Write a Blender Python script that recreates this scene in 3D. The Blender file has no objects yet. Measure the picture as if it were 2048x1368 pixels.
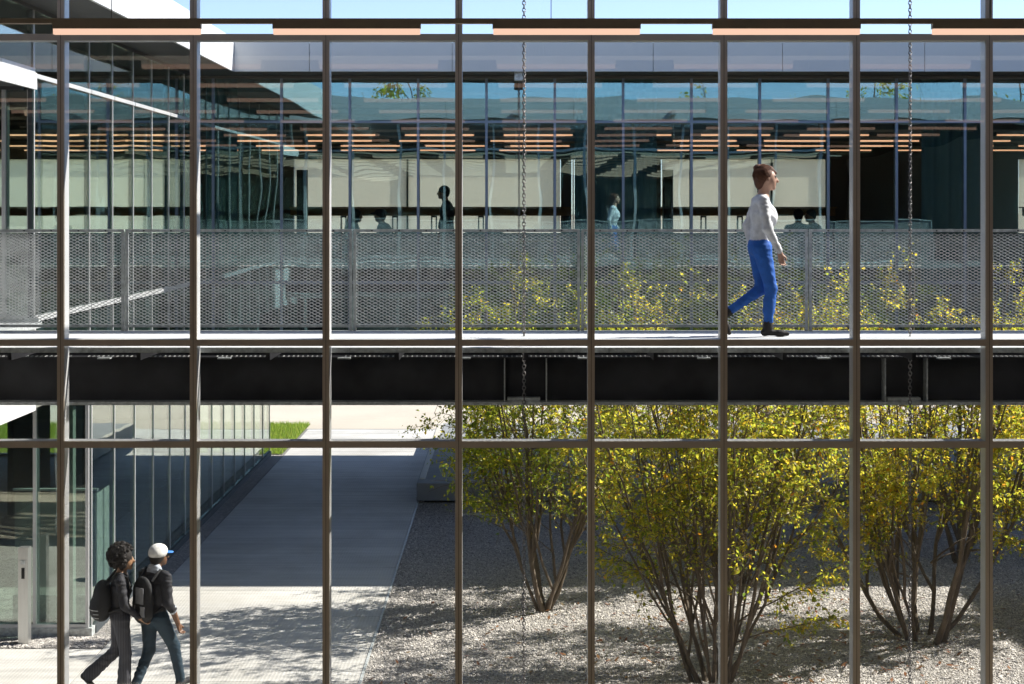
import bpy, math, random
import numpy as np
from mathutils import Vector, Matrix

rng = np.random.default_rng(11)
random.seed(11)
sc = bpy.context.scene
col = sc.collection
H = 5.65                      # eye height above the courtyard
R = math.radians

# ------------------------------------------------------------------ camera
cd = bpy.data.cameras.new('camera')
cam = bpy.data.objects.new('camera', cd); col.objects.link(cam)
cam.location = (0, 0, H); cam.rotation_euler = (R(90), 0, 0)
cd.sensor_width = 36; cd.lens = 55.8; cd.shift_y = -0.127; cd.shift_x = 0.0005
cd.clip_start = 0.05; cd.clip_end = 6000
sc.camera = cam

# ------------------------------------------------------------------ sky + sun
SUN = Vector((1.16, 0.36, 1.0)).normalized()     # direction towards the sun
elev = math.asin(SUN.z)
az = math.atan2(SUN.x, SUN.y)                    # from +Y towards +X
w = bpy.data.worlds.new('World'); sc.world = w; w.use_nodes = True
nt = w.node_tree; nt.nodes.clear()
sky = nt.nodes.new('ShaderNodeTexSky'); sky.sky_type = 'NISHITA'; sky.sun_disc = False
sky.sun_elevation = elev; sky.sun_rotation = az
sky.air_density = 0.65; sky.dust_density = 0.0; sky.ozone_density = 3.3; sky.altitude = 1500
bg = nt.nodes.new('ShaderNodeBackground'); bg.inputs[1].default_value = 0.135
wo = nt.nodes.new('ShaderNodeOutputWorld')
hsv = nt.nodes.new('ShaderNodeHueSaturation'); hsv.inputs['Saturation'].default_value = .82
nt.links.new(sky.outputs[0], hsv.inputs['Color']); nt.links.new(hsv.outputs[0], bg.inputs[0]); nt.links.new(bg.outputs[0], wo.inputs[0])
sl = bpy.data.lights.new('sun', 'SUN'); sl.energy = 4.6; sl.angle = R(0.5); sl.color = (1, .95, .87)
so = bpy.data.objects.new('sun', sl); col.objects.link(so)
so.rotation_euler = (-SUN).to_track_quat('-Z', 'Y').to_euler(); so.location = (20, 10, 30)

sc.view_settings.view_transform = 'Standard'; sc.view_settings.look = 'None'
sc.view_settings.exposure = 1.05; sc.view_settings.gamma = 1
sc.view_settings.use_curve_mapping = False
cy = sc.cycles
cy.max_bounces = 10; cy.diffuse_bounces = 4; cy.glossy_bounces = 5; cy.transmission_bounces = 6
cy.transparent_max_bounces = 32; cy.caustics_reflective = False; cy.caustics_refractive = False
cy.sample_clamp_indirect = 6; cy.use_denoising = True

# ------------------------------------------------------------------ materials
M = {}
def newmat(name):
    m = bpy.data.materials.new(name); m.use_nodes = True
    n = m.node_tree; b = n.nodes['Principled BSDF']; o = n.nodes['Material Output']
    M[name] = m
    return m, n, b, o
def nd(n, typ, **kw):
    x = n.nodes.new(typ)
    for k, v in kw.items():
        if k.startswith('i_'): x.inputs[k[2:]].default_value = v
        else: setattr(x, k, v)
    return x
def simple(name, colr, rough=.5, metal=0, var=.12, scale=6, bump=0, bscale=80, stretch=None):
    m, n, b, o = newmat(name)
    b.inputs['Roughness'].default_value = rough; b.inputs['Metallic'].default_value = metal
    tc = nd(n, 'ShaderNodeNewGeometry')
    src = tc.outputs['Position']
    if stretch:
        mp = nd(n, 'ShaderNodeMapping'); mp.inputs['Scale'].default_value = stretch
        n.links.new(src, mp.inputs[0]); src = mp.outputs[0]
    if var:
        t = nd(n, 'ShaderNodeTexNoise'); t.inputs['Scale'].default_value = scale; t.inputs['Detail'].default_value = 6
        n.links.new(src, t.inputs['Vector'])
        r = nd(n, 'ShaderNodeValToRGB')
        r.color_ramp.elements[0].position = .3; r.color_ramp.elements[1].position = .7
        r.color_ramp.elements[0].color = tuple(c * (1 - var) for c in colr) + (1,)
        r.color_ramp.elements[1].color = tuple(min(1, c * (1 + var)) for c in colr) + (1,)
        n.links.new(t.outputs[0], r.inputs[0]); n.links.new(r.outputs[0], b.inputs['Base Color'])
    else:
        b.inputs['Base Color'].default_value = tuple(colr) + (1,)
    if bump:
        t2 = nd(n, 'ShaderNodeTexNoise'); t2.inputs['Scale'].default_value = bscale; t2.inputs['Detail'].default_value = 4
        n.links.new(src, t2.inputs['Vector'])
        bp = nd(n, 'ShaderNodeBump'); bp.inputs['Strength'].default_value = bump; bp.inputs['Distance'].default_value = .01
        n.links.new(t2.outputs[0], bp.inputs['Height']); n.links.new(bp.outputs[0], b.inputs['Normal'])
    return m

simple('bronze', (.56, .48, .375), .55, 0, .05, 3)
simple('silver', (.66, .67, .68), .42, .35, .05, 3)
simple('galvanised', (.52, .55, .55), .5, .15, .30, 22, .1, 60)
simple('mesh_steel', (.70, .72, .73), .45, .15, .18, 9)
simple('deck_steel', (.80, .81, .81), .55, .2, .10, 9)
simple('black_steel', (.040, .040, .045), .5, .3, .5, 2.2, .05, 30)
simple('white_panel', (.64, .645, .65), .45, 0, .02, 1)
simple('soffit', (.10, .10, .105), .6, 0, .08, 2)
simple('joint_black', (.02, .02, .02), .8, 0, 0)
simple('joint_grey', (.22, .215, .20), .9, 0, .2, 5)
simple('joint_brown', (.10, .08, .06), .7, 0, 0)
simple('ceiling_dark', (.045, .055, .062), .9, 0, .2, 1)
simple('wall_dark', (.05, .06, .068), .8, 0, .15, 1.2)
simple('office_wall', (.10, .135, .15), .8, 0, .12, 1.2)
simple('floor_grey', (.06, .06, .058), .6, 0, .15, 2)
simple('hall_wall', (.78, .76, .72), .8, 0, .05, 1)
simple('hall_ceiling', (.16, .155, .15), .8, 0, .05, 1)
simple('hall_floor', (.62, .60, .56), .5, 0, .08, 1)
simple('wood_brown', (.34, .22, .08), .5, 0, .25, 4, stretch=(1, 8, 8))
simple('chair_dark', (.03, .032, .038), .6, 0, .1, 9)
simple('curtain', (.09, .19, .21), .9, 0, .25, 9, stretch=(6, 6, .3))
simple('stainless', (.55, .55, .54), .33, .8, .06, 8, stretch=(8, 8, .6))
simple('chain_steel', (.22, .21, .21), .38, .85, .2, 60)
simple('concrete_dark', (.30, .31, .32), .75, 0, .12, 3, .15, 60)
simple('edge_strip', (.62, .58, .50), .6, 0, .06, 6)
simple('bark', (.16, .125, .09), .85, 0, .35, 18, .5, 60, stretch=(1, 1, .35))
simple('terrazzo', (.26, .28, .27), .6, 0, .6, 130)
simple('roof_gravel', (.3, .3, .3), .9, 0, .2, 6)
simple('soil', (.10, .08, .06), .95, 0, .3, 9)
# people
for nm, c in dict(skin_light=(.55, .33, .24), skin_tan=(.36, .20, .11), skin_brown=(.17, .085, .045), hair_auburn=(.12, .05, .028),
                  hair_light=(.20, .085, .045), hair_black=(.016, .012, .010), sweater_white=(.74, .75, .78), jeans_blue=(.015, .12, .50), boot_black=(.015, .014, .014),
                  jacket_black=(.018, .018, .023), jeans_dark=(.014, .035, .055), cap_white=(.74, .73, .70), cap_blue=(.05, .22, .62), shirt_grey=(.45, .49, .55),
                  bag_black=(.012, .012, .013), bag_grey=(.20, .20, .21), bag_white=(.68, .68, .66), cloth_navy=(.02, .025, .045), cloth_charcoal=(.025, .025, .03), lip=(.30, .10, .08), eye=(.02, .015, .012), shoe_dark=(.03, .03, .035)).items():
    simple(nm, c, .75 if 'skin' not in nm else .5, 0, .18 if 'skin' not in nm else .08, 14, .9 if 'skin' not in nm else .05, 16 if 'hair' not in nm else 60)

# vertically striped trousers
m, n, b, o = newmat('stripe_trousers')
g = nd(n, 'ShaderNodeTexCoord'); wv = nd(n, 'ShaderNodeTexWave'); wv.inputs['Scale'].default_value = 17; wv.inputs['Distortion'].default_value = 1.2
n.links.new(g.outputs['Object'], wv.inputs['Vector'])
r = nd(n, 'ShaderNodeValToRGB'); r.color_ramp.elements[0].position = .55; r.color_ramp.elements[1].position = .8
r.color_ramp.elements[0].color = (.02, .02, .025, 1); r.color_ramp.elements[1].color = (.09, .09, .11, 1)
n.links.new(wv.outputs[0], r.inputs[0]); n.links.new(r.outputs[0], b.inputs['Base Color']); b.inputs['Roughness'].default_value = .7

def glass(name, r0, tint, wav, gtint=(1, 1, 1), wscale=.9):
    m, n, b, o = newmat(name); n.nodes.remove(b)
    lw = nd(n, 'ShaderNodeLayerWeight'); lw.inputs['Blend'].default_value = .5
    p = nd(n, 'ShaderNodeMath', operation='POWER'); p.inputs[1].default_value = 5
    n.links.new(lw.outputs['Facing'], p.inputs[0])
    mu = nd(n, 'ShaderNodeMath', operation='MULTIPLY_ADD'); mu.inputs[1].default_value = 1 - r0; mu.inputs[2].default_value = r0
    n.links.new(p.outputs[0], mu.inputs[0])
    tr = nd(n, 'ShaderNodeBsdfTransparent'); tr.inputs[0].default_value = tuple(tint) + (1,)
    gl = nd(n, 'ShaderNodeBsdfGlossy'); gl.inputs['Roughness'].default_value = 0.0; gl.inputs['Color'].default_value = tuple(gtint) + (1,)
    if wav:
        g = nd(n, 'ShaderNodeNewGeometry')
        oi = nd(n, 'ShaderNodeObjectInfo')
        add = nd(n, 'ShaderNodeVectorMath', operation='MULTIPLY_ADD'); add.inputs[1].default_value = (37, 37, 37)
        cmb = nd(n, 'ShaderNodeCombineXYZ'); n.links.new(oi.outputs['Random'], cmb.inputs[0]); n.links.new(oi.outputs['Random'], cmb.inputs[2])
        n.links.new(cmb.outputs[0], add.inputs[0]); n.links.new(g.outputs['Position'], add.inputs[2])
        t = nd(n, 'ShaderNodeTexNoise'); t.inputs['Scale'].default_value = wscale; t.inputs['Detail'].default_value = 1
        n.links.new(add.outputs[0], t.inputs['Vector'])
        bp = nd(n, 'ShaderNodeBump'); bp.inputs['Strength'].default_value = 1; bp.inputs['Distance'].default_value = wav
        n.links.new(t.outputs[0], bp.inputs['Height']); n.links.new(bp.outputs[0], gl.inputs['Normal'])
    mx = nd(n, 'ShaderNodeMixShader')
    n.links.new(mu.outputs[0], mx.inputs[0]); n.links.new(tr.outputs[0], mx.inputs[1]); n.links.new(gl.outputs[0], mx.inputs[2])
    n.links.new(mx.outputs[0], o.inputs['Surface'])
    return m
glass('glass_hall', .055, (.985, .99, .985), .0006)
glass('glass_office', .20, (.89, .90, .875), .0045, (.55, .93, 1.0))
glass('glass_side', .17, (.80, .89, .85), .003, (.97, 1.0, .96))

m, n, b, o = newmat('lamp_lens')
e = nd(n, 'ShaderNodeEmission'); e.inputs[0].default_value = (1, .65, .48, 1); e.inputs[1].default_value = .48
n.links.new(e.outputs[0], o.inputs['Surface'])
m, n, b, o = newmat('lamp_lens_warm')
e = nd(n, 'ShaderNodeEmission'); e.inputs[0].default_value = (1, .53, .31, 1); e.inputs[1].default_value = .85
n.links.new(e.outputs[0], o.inputs['Surface'])

m, n, b, o = newmat('roller_shade'); n.nodes.remove(b)
d1 = nd(n, 'ShaderNodeBsdfDiffuse'); d1.inputs[0].default_value = (.55, .54, .47, 1)
t1 = nd(n, 'ShaderNodeBsdfTranslucent')
g = nd(n, 'ShaderNodeNewGeometry'); ch = nd(n, 'ShaderNodeTexNoise'); ch.inputs['Scale'].default_value = 3
mp = nd(n, 'ShaderNodeMapping'); mp.inputs['Scale'].default_value = (9, 9, .5); n.links.new(g.outputs['Position'], mp.inputs[0]); n.links.new(mp.outputs[0], ch.inputs['Vector'])
r = nd(n, 'ShaderNodeValToRGB'); r.color_ramp.elements[0].color = (.96, .94, .84, 1); r.color_ramp.elements[1].color = (1, .985, .90, 1)
n.links.new(ch.outputs[0], r.inputs[0]); n.links.new(r.outputs[0], t1.inputs[0])
mx = nd(n, 'ShaderNodeMixShader'); mx.inputs[0].default_value = .93
n.links.new(d1.outputs[0], mx.inputs[1]); n.links.new(t1.outputs[0], mx.inputs[2]); n.links.new(mx.outputs[0], o.inputs['Surface'])

def leafmat(name, ramp, trans=.66):
    m, n, b, o = newmat(name)
    a = nd(n, 'ShaderNodeAttribute', attribute_name='tint')
    r = nd(n, 'ShaderNodeValToRGB')
    while len(r.color_ramp.elements) < len(ramp): r.color_ramp.elements.new(.5)
    for el, (p, c) in zip(r.color_ramp.elements, ramp): el.position = p; el.color = tuple(c) + (1,)
    n.links.new(a.outputs['Fac'], r.inputs[0])
    b.inputs['Roughness'].default_value = .42; n.links.new(r.outputs[0], b.inputs['Base Color'])
    t = nd(n, 'ShaderNodeBsdfTranslucent')
    hs = nd(n, 'ShaderNodeHueSaturation'); hs.inputs['Saturation'].default_value = 1.0; hs.inputs['Value'].default_value = 2.9
    n.links.new(r.outputs[0], hs.inputs['Color']); n.links.new(hs.outputs[0], t.inputs[0])
    mx = nd(n, 'ShaderNodeMixShader'); mx.inputs[0].default_value = trans
    n.links.new(b.outputs[0], mx.inputs[1]); n.links.new(t.outputs[0], mx.inputs[2]); n.links.new(mx.outputs[0], o.inputs['Surface'])
leafmat('leaf', [(0, (.07, .12, .014)), (.4, (.19, .21, .022)), (.75, (.36, .29, .03)), (.97, (.36, .24, .02)), (1, (.38, .17, .02))])
leafmat('grass_blade', [(0, (.10, .17, .015)), (.6, (.19, .27, .03)), (1, (.36, .36, .09))], .35)
leafmat('dry_leaf', [(0, (.20, .07, .03)), (.6, (.26, .12, .05)), (1, (.22, .18, .10))], .1)

# gravel / stones
m, n, b, o = newmat('gravel')
g = nd(n, 'ShaderNodeNewGeometry')
v = nd(n, 'ShaderNodeTexVoronoi'); v.inputs['Scale'].default_value = 52
n.links.new(g.outputs['Position'], v.inputs['Vector'])
r = nd(n, 'ShaderNodeValToRGB'); r.color_ramp.elements[0].color = (.20, .19, .18, 1); r.color_ramp.elements[1].color = (.76, .71, .66, 1)
sep = nd(n, 'ShaderNodeSeparateColor'); n.links.new(v.outputs['Color'], sep.inputs[0]); n.links.new(sep.outputs[0], r.inputs[0])
n.links.new(r.outputs[0], b.inputs['Base Color']); b.inputs['Roughness'].default_value = .9
bp = nd(n, 'ShaderNodeBump'); bp.invert = True; bp.inputs['Strength'].default_value = 1; bp.inputs['Distance'].default_value = .03
n.links.new(v.outputs['Distance'], bp.inputs['Height']); n.links.new(bp.outputs[0], b.inputs['Normal'])
m, n, b, o = newmat('pebble')
a = nd(n, 'ShaderNodeAttribute', attribute_name='tint')
r = nd(n, 'ShaderNodeValToRGB'); r.color_ramp.elements[0].color = (.16, .15, .15, 1); r.color_ramp.elements[1].color = (.82, .77, .71, 1)
n.links.new(a.outputs['Fac'], r.inputs[0]); n.links.new(r.outputs[0], b.inputs['Base Color']); b.inputs['Roughness'].default_value = .85

# paving: pale concrete with tone streaked across it and a fine pressed dot texture
def paving(name, c0, c1):
    m, n, b, o = newmat(name)
    g = nd(n, 'ShaderNodeNewGeometry')
    t = nd(n, 'ShaderNodeTexNoise'); t.inputs['Scale'].default_value = 1.6; t.inputs['Detail'].default_value = 8
    mp = nd(n, 'ShaderNodeMapping'); mp.inputs['Scale'].default_value = (.16, 4.2, 1)
    n.links.new(g.outputs['Position'], mp.inputs[0]); n.links.new(mp.outputs[0], t.inputs['Vector'])
    r = nd(n, 'ShaderNodeValToRGB'); r.color_ramp.elements[0].position = .3; r.color_ramp.elements[1].position = .7
    r.color_ramp.elements[0].color = c0 + (1,); r.color_ramp.elements[1].color = c1 + (1,)
    n.links.new(t.outputs[0], r.inputs[0])
    oi = nd(n, 'ShaderNodeObjectInfo')
    vr = nd(n, 'ShaderNodeValToRGB'); vr.color_ramp.elements[0].color = (.86, .86, .865, 1); vr.color_ramp.elements[1].color = (1.0, .995, .985, 1)
    n.links.new(oi.outputs['Random'], vr.inputs[0])
    st = nd(n, 'ShaderNodeTexNoise'); st.inputs['Scale'].default_value = .55; st.inputs['Detail'].default_value = 7; st.inputs['Roughness'].default_value = .7
    n.links.new(g.outputs['Position'], st.inputs['Vector'])
    sr = nd(n, 'ShaderNodeValToRGB'); sr.color_ramp.elements[0].position = .36; sr.color_ramp.elements[1].position = .56
    sr.color_ramp.elements[0].color = (.80, .79, .77, 1); sr.color_ramp.elements[1].color = (1, 1, 1, 1)
    n.links.new(st.outputs[0], sr.inputs[0])
    m1 = nd(n, 'ShaderNodeMix', data_type='RGBA', blend_type='MULTIPLY'); m1.inputs[0].default_value = 1
    m2 = nd(n, 'ShaderNodeMix', data_type='RGBA', blend_type='MULTIPLY'); m2.inputs[0].default_value = 1
    n.links.new(r.outputs[0], m1.inputs[6]); n.links.new(vr.outputs[0], m1.inputs[7])
    n.links.new(m1.outputs[2], m2.inputs[6]); n.links.new(sr.outputs[0], m2.inputs[7])
    v = nd(n, 'ShaderNodeTexVoronoi'); v.inputs['Scale'].default_value = 22; v.inputs['Randomness'].default_value = .15
    n.links.new(g.outputs['Position'], v.inputs['Vector'])
    r2 = nd(n, 'ShaderNodeValToRGB'); r2.color_ramp.elements[0].position = .15; r2.color_ramp.elements[1].position = .34
    r2.color_ramp.elements[0].color = (.88, .88, .88, 1); r2.color_ramp.elements[1].color = (1, 1, 1, 1)
    n.links.new(v.outputs['Distance'], r2.inputs[0])
    mx = nd(n, 'ShaderNodeMix', data_type='RGBA', blend_type='MULTIPLY'); mx.inputs[0].default_value = 1
    n.links.new(m2.outputs[2], mx.inputs[6]); n.links.new(r2.outputs[0], mx.inputs[7]); n.links.new(mx.outputs[2], b.inputs['Base Color'])
    b.inputs['Roughness'].default_value = .7
    bp = nd(n, 'ShaderNodeBump'); bp.inputs['Strength'].default_value = .5; bp.inputs['Distance'].default_value = .01
    n.links.new(v.outputs['Distance'], bp.inputs['Height']); n.links.new(bp.outputs[0], b.inputs['Normal'])
paving('paving', (.57, .56, .53), (.76, .745, .71))
simple('cream_ground', (.56, .50, .41), .9, 0, .08, .35, .3, 12)
simple('lawn_soil', (.10, .13, .03), .95, 0, .3, 8)

# ------------------------------------------------------------------ object helpers
def wloc(o):
    v = Vector((0, 0, 0))
    while o: v += o.location; o = o.parent
    return v
def link(name, me, mat=None, parent=None, loc=(0, 0, 0)):
    o = bpy.data.objects.new(name, me); col.objects.link(o)
    if mat is not None and me is not None and not me.materials: me.materials.append(M[mat])
    o.location = Vector(loc)
    if parent is not None:
        o.parent = parent; o.location = Vector(loc) - wloc(parent)
    return o
def thing(name, label, cat, loc=(0, 0, 0), group=None):
    o = bpy.data.objects.new(name, None); col.objects.link(o); o.location = loc; o.empty_display_size = .2
    return tag(o, label, cat, group)
def tag(o, label, cat, group=None):
    o['label'] = label; o['category'] = cat
    if group: o['group'] = group
    return o
def kind(o, k): o['kind'] = k; return o
_box = {}
def boxmesh(sx, sy, sz, mat):
    key = (round(sx, 4), round(sy, 4), round(sz, 4), mat)
    if key in _box: return _box[key]
    x, y, z = sx / 2, sy / 2, sz / 2
    vs = [(-x, -y, -z), (x, -y, -z), (x, y, -z), (-x, y, -z), (-x, -y, z), (x, -y, z), (x, y, z), (-x, y, z)]
    fs = [(0, 3, 2, 1), (4, 5, 6, 7), (0, 1, 5, 4), (1, 2, 6, 5), (2, 3, 7, 6), (3, 0, 4, 7)]
    me = bpy.data.meshes.new('box'); me.from_pydata(vs, [], fs); me.materials.append(M[mat]); _box[key] = me
    return me
def box(name, x0, x1, y0, y1, z0, z1, mat, parent=None):
    return link(name, boxmesh(x1 - x0, y1 - y0, z1 - z0, mat), None, parent, ((x0 + x1) / 2, (y0 + y1) / 2, (z0 + z1) / 2))
def mesh_np(name, V, F, mat, smooth=False, tint=None):
    """V (n,3), F (m,4) or (m,3) arrays"""
    me = bpy.data.meshes.new(name)
    V = np.asarray(V, np.float32); F = np.asarray(F, np.int32)
    k = F.shape[1]
    me.vertices.add(len(V)); me.vertices.foreach_set('co', V.ravel())
    me.loops.add(F.size); me.loops.foreach_set('vertex_index', F.ravel())
    me.polygons.add(len(F)); me.polygons.foreach_set('loop_start', np.arange(0, F.size, k, dtype=np.int32))
    me.polygons.foreach_set('loop_total', np.full(len(F), k, np.int32))
    if smooth: me.polygons.foreach_set('use_smooth', np.ones(len(F), bool))
    me.update(calc_edges=True); me.validate()
    if tint is not None:
        at = me.attributes.new('tint', 'FLOAT', 'POINT'); at.data.foreach_set('value', np.asarray(tint, np.float32))
    if mat: me.materials.append(M[mat])
    return me
class Geo:
    def __init__(s): s.V = []; s.F = []; s.n = 0
    def add(s, V, F):
        V = np.asarray(V, float); F = np.asarray(F, int)
        s.V.append(V); s.F.append(F + s.n); s.n += len(V)
    def box(s, x0, x1, y0, y1, z0, z1):
        s.add([(x0, y0, z0), (x1, y0, z0), (x1, y1, z0), (x0, y1, z0), (x0, y0, z1), (x1, y0, z1), (x1, y1, z1), (x0, y1, z1)],
              [(0, 3, 2, 1), (4, 5, 6, 7), (0, 1, 5, 4), (1, 2, 6, 5), (2, 3, 7, 6), (3, 0, 4, 7)])
    def tube(s, P, r, n=6, closed=False):
        P = np.asarray(P, float); k = len(P); r = np.broadcast_to(np.asarray(r, float), (k,))
        if closed: T = np.roll(P, -1, 0) - np.roll(P, 1, 0)
        else: T = np.gradient(P, axis=0)
        T /= np.linalg.norm(T, axis=1)[:, None] + 1e-9
        up = np.where(np.abs(T[:, 2:3]) > .9, np.array([[1., 0, 0]]), np.array([[0, 0, 1.]]))
        if not closed: up = np.broadcast_to(up[0], T.shape)
        A = np.cross(T, up); A /= np.linalg.norm(A, axis=1)[:, None] + 1e-9
        B = np.cross(T, A)
        an = np.linspace(0, 2 * math.pi, n, endpoint=False)
        V = P[:, None] + r[:, None, None] * (A[:, None] * np.cos(an)[None, :, None] + B[:, None] * np.sin(an)[None, :, None])
        i = np.arange(k if closed else k - 1)[:, None]; j = np.arange(n)[None]
        i2 = (i + 1) % k; j2 = (j + 1) % n
        F = np.stack([i * n + j, i2 * n + j, i2 * n + j2, i * n + j2], -1).reshape(-1, 4)
        s.add(V.reshape(-1, 3), F)
    def mesh(s, name, mat, smooth=False, tint=None):
        return mesh_np(name, np.concatenate(s.V), np.concatenate(s.F), mat, smooth, tint)

# ------------------------------------------------------------------ ground
def sheet(name, x0, x1, y0, y1, z, mat):
    me = bpy.data.meshes.new(name); me.from_pydata([(x0, y0, z), (x1, y0, z), (x1, y1, z), (x0, y1, z)], [], [(0, 1, 2, 3)])
    return kind(link(name, me, mat), 'structure')
sheet('ground', -2500, 2500, -1500, 4000, -.012, 'cream_ground')
sheet('gravel_bed', -1.80, 16.0, 15.0, 31.2, -.004, 'gravel')
g_l = sheet('gravel_strip', -14, -5.30, 20.55, 36.95, -.004, 'gravel')
path = sheet('path', -14, -1.83, 14.9, 41.4, -.008, 'joint_grey')
pg = sheet('plaza', -1.83, 16, 31.3, 41.4, -.008, 'paving')
yy = 14.95
widths = [.8725] * 3 + [.7625] * 31
for d in widths:
    if yy + d > 41.4: break
    box('paving_slab', -5.28, -1.84, yy, yy + d - .007, -.10, .004 + random.uniform(-.0012, .0012), 'paving', path); yy += d
for k in range(3):
    box('paving_slab', -14 + k * 2.904, -14 + k * 2.904 + 2.894, 14.95, 17.56, -.10, .004, 'paving', path)
    box('paving_slab', -14 + k * 2.904, -14 + k * 2.904 + 2.894, 17.575, 20.5, -.10, .004, 'paving', path)
# steel edging between path and gravel
e = box('edging', -1.832, -1.80, 14.95, 30.75, -.08, .012, 'galvanised'); kind(e, 'structure')

# pebbles
def pebbles(name, N, xr, yr, parent):
    base = np.array([(1, 0, 0), (-1, 0, 0), (0, 1, 0), (0, -1, 0), (0, 0, 1), (0, 0, -1)], float)
    tri = np.array([(0, 2, 4), (2, 1, 4), (1, 3, 4), (3, 0, 4)])
    c = np.stack([rng.uniform(*xr, N), rng.uniform(*yr, N), np.full(N, .004)], 1)
    s = (rng.uniform(.007, .015, (N, 1, 1)) * np.where(rng.uniform(0, 1, (N, 1, 1)) < .06, 1.9, 1)) * np.stack([rng.uniform(.7, 1.3, N), rng.uniform(.7, 1.3, N), rng.uniform(.5, .9, N)], 1)[:, None, :]
    a = rng.uniform(0, 6.28, N); ca, sa = np.cos(a), np.sin(a)
    P = base[None] * s + rng.normal(0, .003, (N, 6, 3))
    X = P[..., 0] * ca[:, None] - P[..., 1] * sa[:, None]; Y = P[..., 0] * sa[:, None] + P[..., 1] * ca[:, None]
    P = np.stack([X, Y, P[..., 2]], -1) + c[:, None]
    F = (tri[None] + 6 * np.arange(N)[:, None, None]).reshape(-1, 3)
    me = mesh_np(name, P.reshape(-1, 3), F, 'pebble', False, np.repeat(rng.uniform(0, 1, N) ** .8, 6))
    return kind(link(name, me, None, parent), 'stuff')
tag(pebbles('gravel_stones', 150000, (-1.78, 8.6), (16.5, 30.7), None), 'loose pale grey gravel covering the bed under the trees', 'gravel')
tag(pebbles('gravel_stones', 7000, (-9, -5.32), (20.57, 21.1), None), 'narrow strip of gravel along the foot of the glass corner', 'gravel')

# lawn
sheet('lawn', -14, -5.34, 36.97, 42.2, .006, 'lawn_soil')
def blades(N, xr, yr):
    x = rng.uniform(*xr, N); y = rng.uniform(*yr, N)
    a = rng.uniform(0, 6.28, N); h = rng.uniform(.05, .13, N); wd = .008
    d = np.stack([np.cos(a), np.sin(a), 0 * a], 1); ln = rng.normal(0, .03, (N, 3)); ln[:, 2] = 0
    b = np.stack([x, y, np.full(N, .006)], 1)
    V = np.stack([b - d * wd, b + d * wd, b + ln + np.stack([0 * h, 0 * h, h], 1)], 1)
    F = np.arange(3 * N).reshape(-1, 3)
    return mesh_np('grass', V.reshape(-1, 3), F, 'grass_blade', False, np.repeat(rng.uniform(0, 1, N), 3))
tag(kind(link('grass', blades(60000, (-14, -5.36), (37, 42.2))), 'stuff'), 'short bright green grass at the end of the glass wing', 'grass')

# raised terrace
ter = thing('raised_terrace', 'low dark concrete platform with square front edge behind the trees', 'terrace', (-1.8, 30.8, 0))
box('front_edge', -1.84, 16, 30.8, 31.25, .05, .385, 'concrete_dark', ter)
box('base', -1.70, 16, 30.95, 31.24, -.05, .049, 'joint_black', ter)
box('deck', -1.84, 16, 31.252, 39.6, .05, .380, 'concrete_dark', ter)
box('edge_strip', -1.82, -1.70, 31.3, 39.5, .381, .395, 'edge_strip', ter)
st = box('drain_strip', -1.0, 14, 29.55, 29.62, -.03, .03, 'edge_strip'); kind(st, 'structure'); st.name = 'drain_edging'

# ------------------------------------------------------------------ near curtain wall (the camera looks out through it)
WY = 14.70; P0 = -.490; PP = 1.2292
cw = thing('curtain_wall', 'bronze framed glass curtain wall grid across the whole view', 'glass wall', (0, WY, 0))
ZT = [(H - 2.1556), (H - 1.2125), (H + 1.62)]
ks = range(-6, 8)
for k in ks:
    x = P0 + PP * k
    mu = box('mullion', x - .0315, x + .0315, WY, WY + .016, 0, H + 2.40, 'bronze', cw)
    box('joint', x - .0022, x + .0022, WY - .0012, WY - .0002, 0, H + 2.40, 'joint_brown', mu)
    box('cap', x - .0315, x + .0315, WY + .029, WY + .175, 0, H + 2.40, 'silver', mu)
for k in list(ks)[:-1]:
    x0 = P0 + PP * k + .0316; x1 = P0 + PP * (k + 1) - .0316
    for z in ZT:
        t = box('transom', x0, x1, WY + .0015, WY + .016, z - .030, z + .030, 'bronze', cw)
        box('cap', x0, x1, WY + .029, WY + .1735, z - .0295, z + .0295, 'silver' , t)
    zs = [0.0] + ZT + [H + 2.40]
    for i in range(4):
        box('glass_pane', x0 - .008, x1 + .008, WY + .017, WY + .028, zs[i] + (.022 if i else 0), zs[i + 1] - .022, 'glass_hall', cw)

# hall around the camera
hall = thing('hall_building', 'double height hall with pale ceiling behind the bronze framed glass', 'building', (0, 0, 0))
XH = 15.0
box('floor', -XH, XH, -14, WY - .05, -.25, -.02, 'hall_floor', hall)
box('mezzanine', -XH, XH, -14, 3.6, H - 1.62, H - 1.27, 'floor_grey', hall)
cuts = [-14, 13.3, 14.5, WY - .03]  # open strip near the glass, added to let daylight onto the mullion faces
for q in range(0, 4, 2):
    box('ceiling', -XH, XH, cuts[q], cuts[q + 1], H + 2.42, H + 2.70, 'hall_ceiling', hall)
    box('roof', -XH, XH, cuts[q], cuts[q + 1] if q < 2 else 15.45, H + 2.74, H + 2.90, 'roof_gravel', hall)
box('wall', -XH - .3, -XH, -14, WY, -.25, H + 2.72, 'hall_wall', hall)
box('wall', XH, XH + .3, -14, WY, -.25, H + 2.72, 'hall_wall', hall)
box('wall', -XH, XH, -14.3, -14, -.25, H + 2.72, 'wall_dark', hall)
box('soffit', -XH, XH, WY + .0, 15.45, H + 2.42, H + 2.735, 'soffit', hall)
for k in range(9):
    x0 = -XH + k * 3.333
    box('fascia_panel', x0 + .006, x0 + 3.327, 15.452, 15.50, H + 2.39, H + 2.95, 'white_panel', hall)

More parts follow.
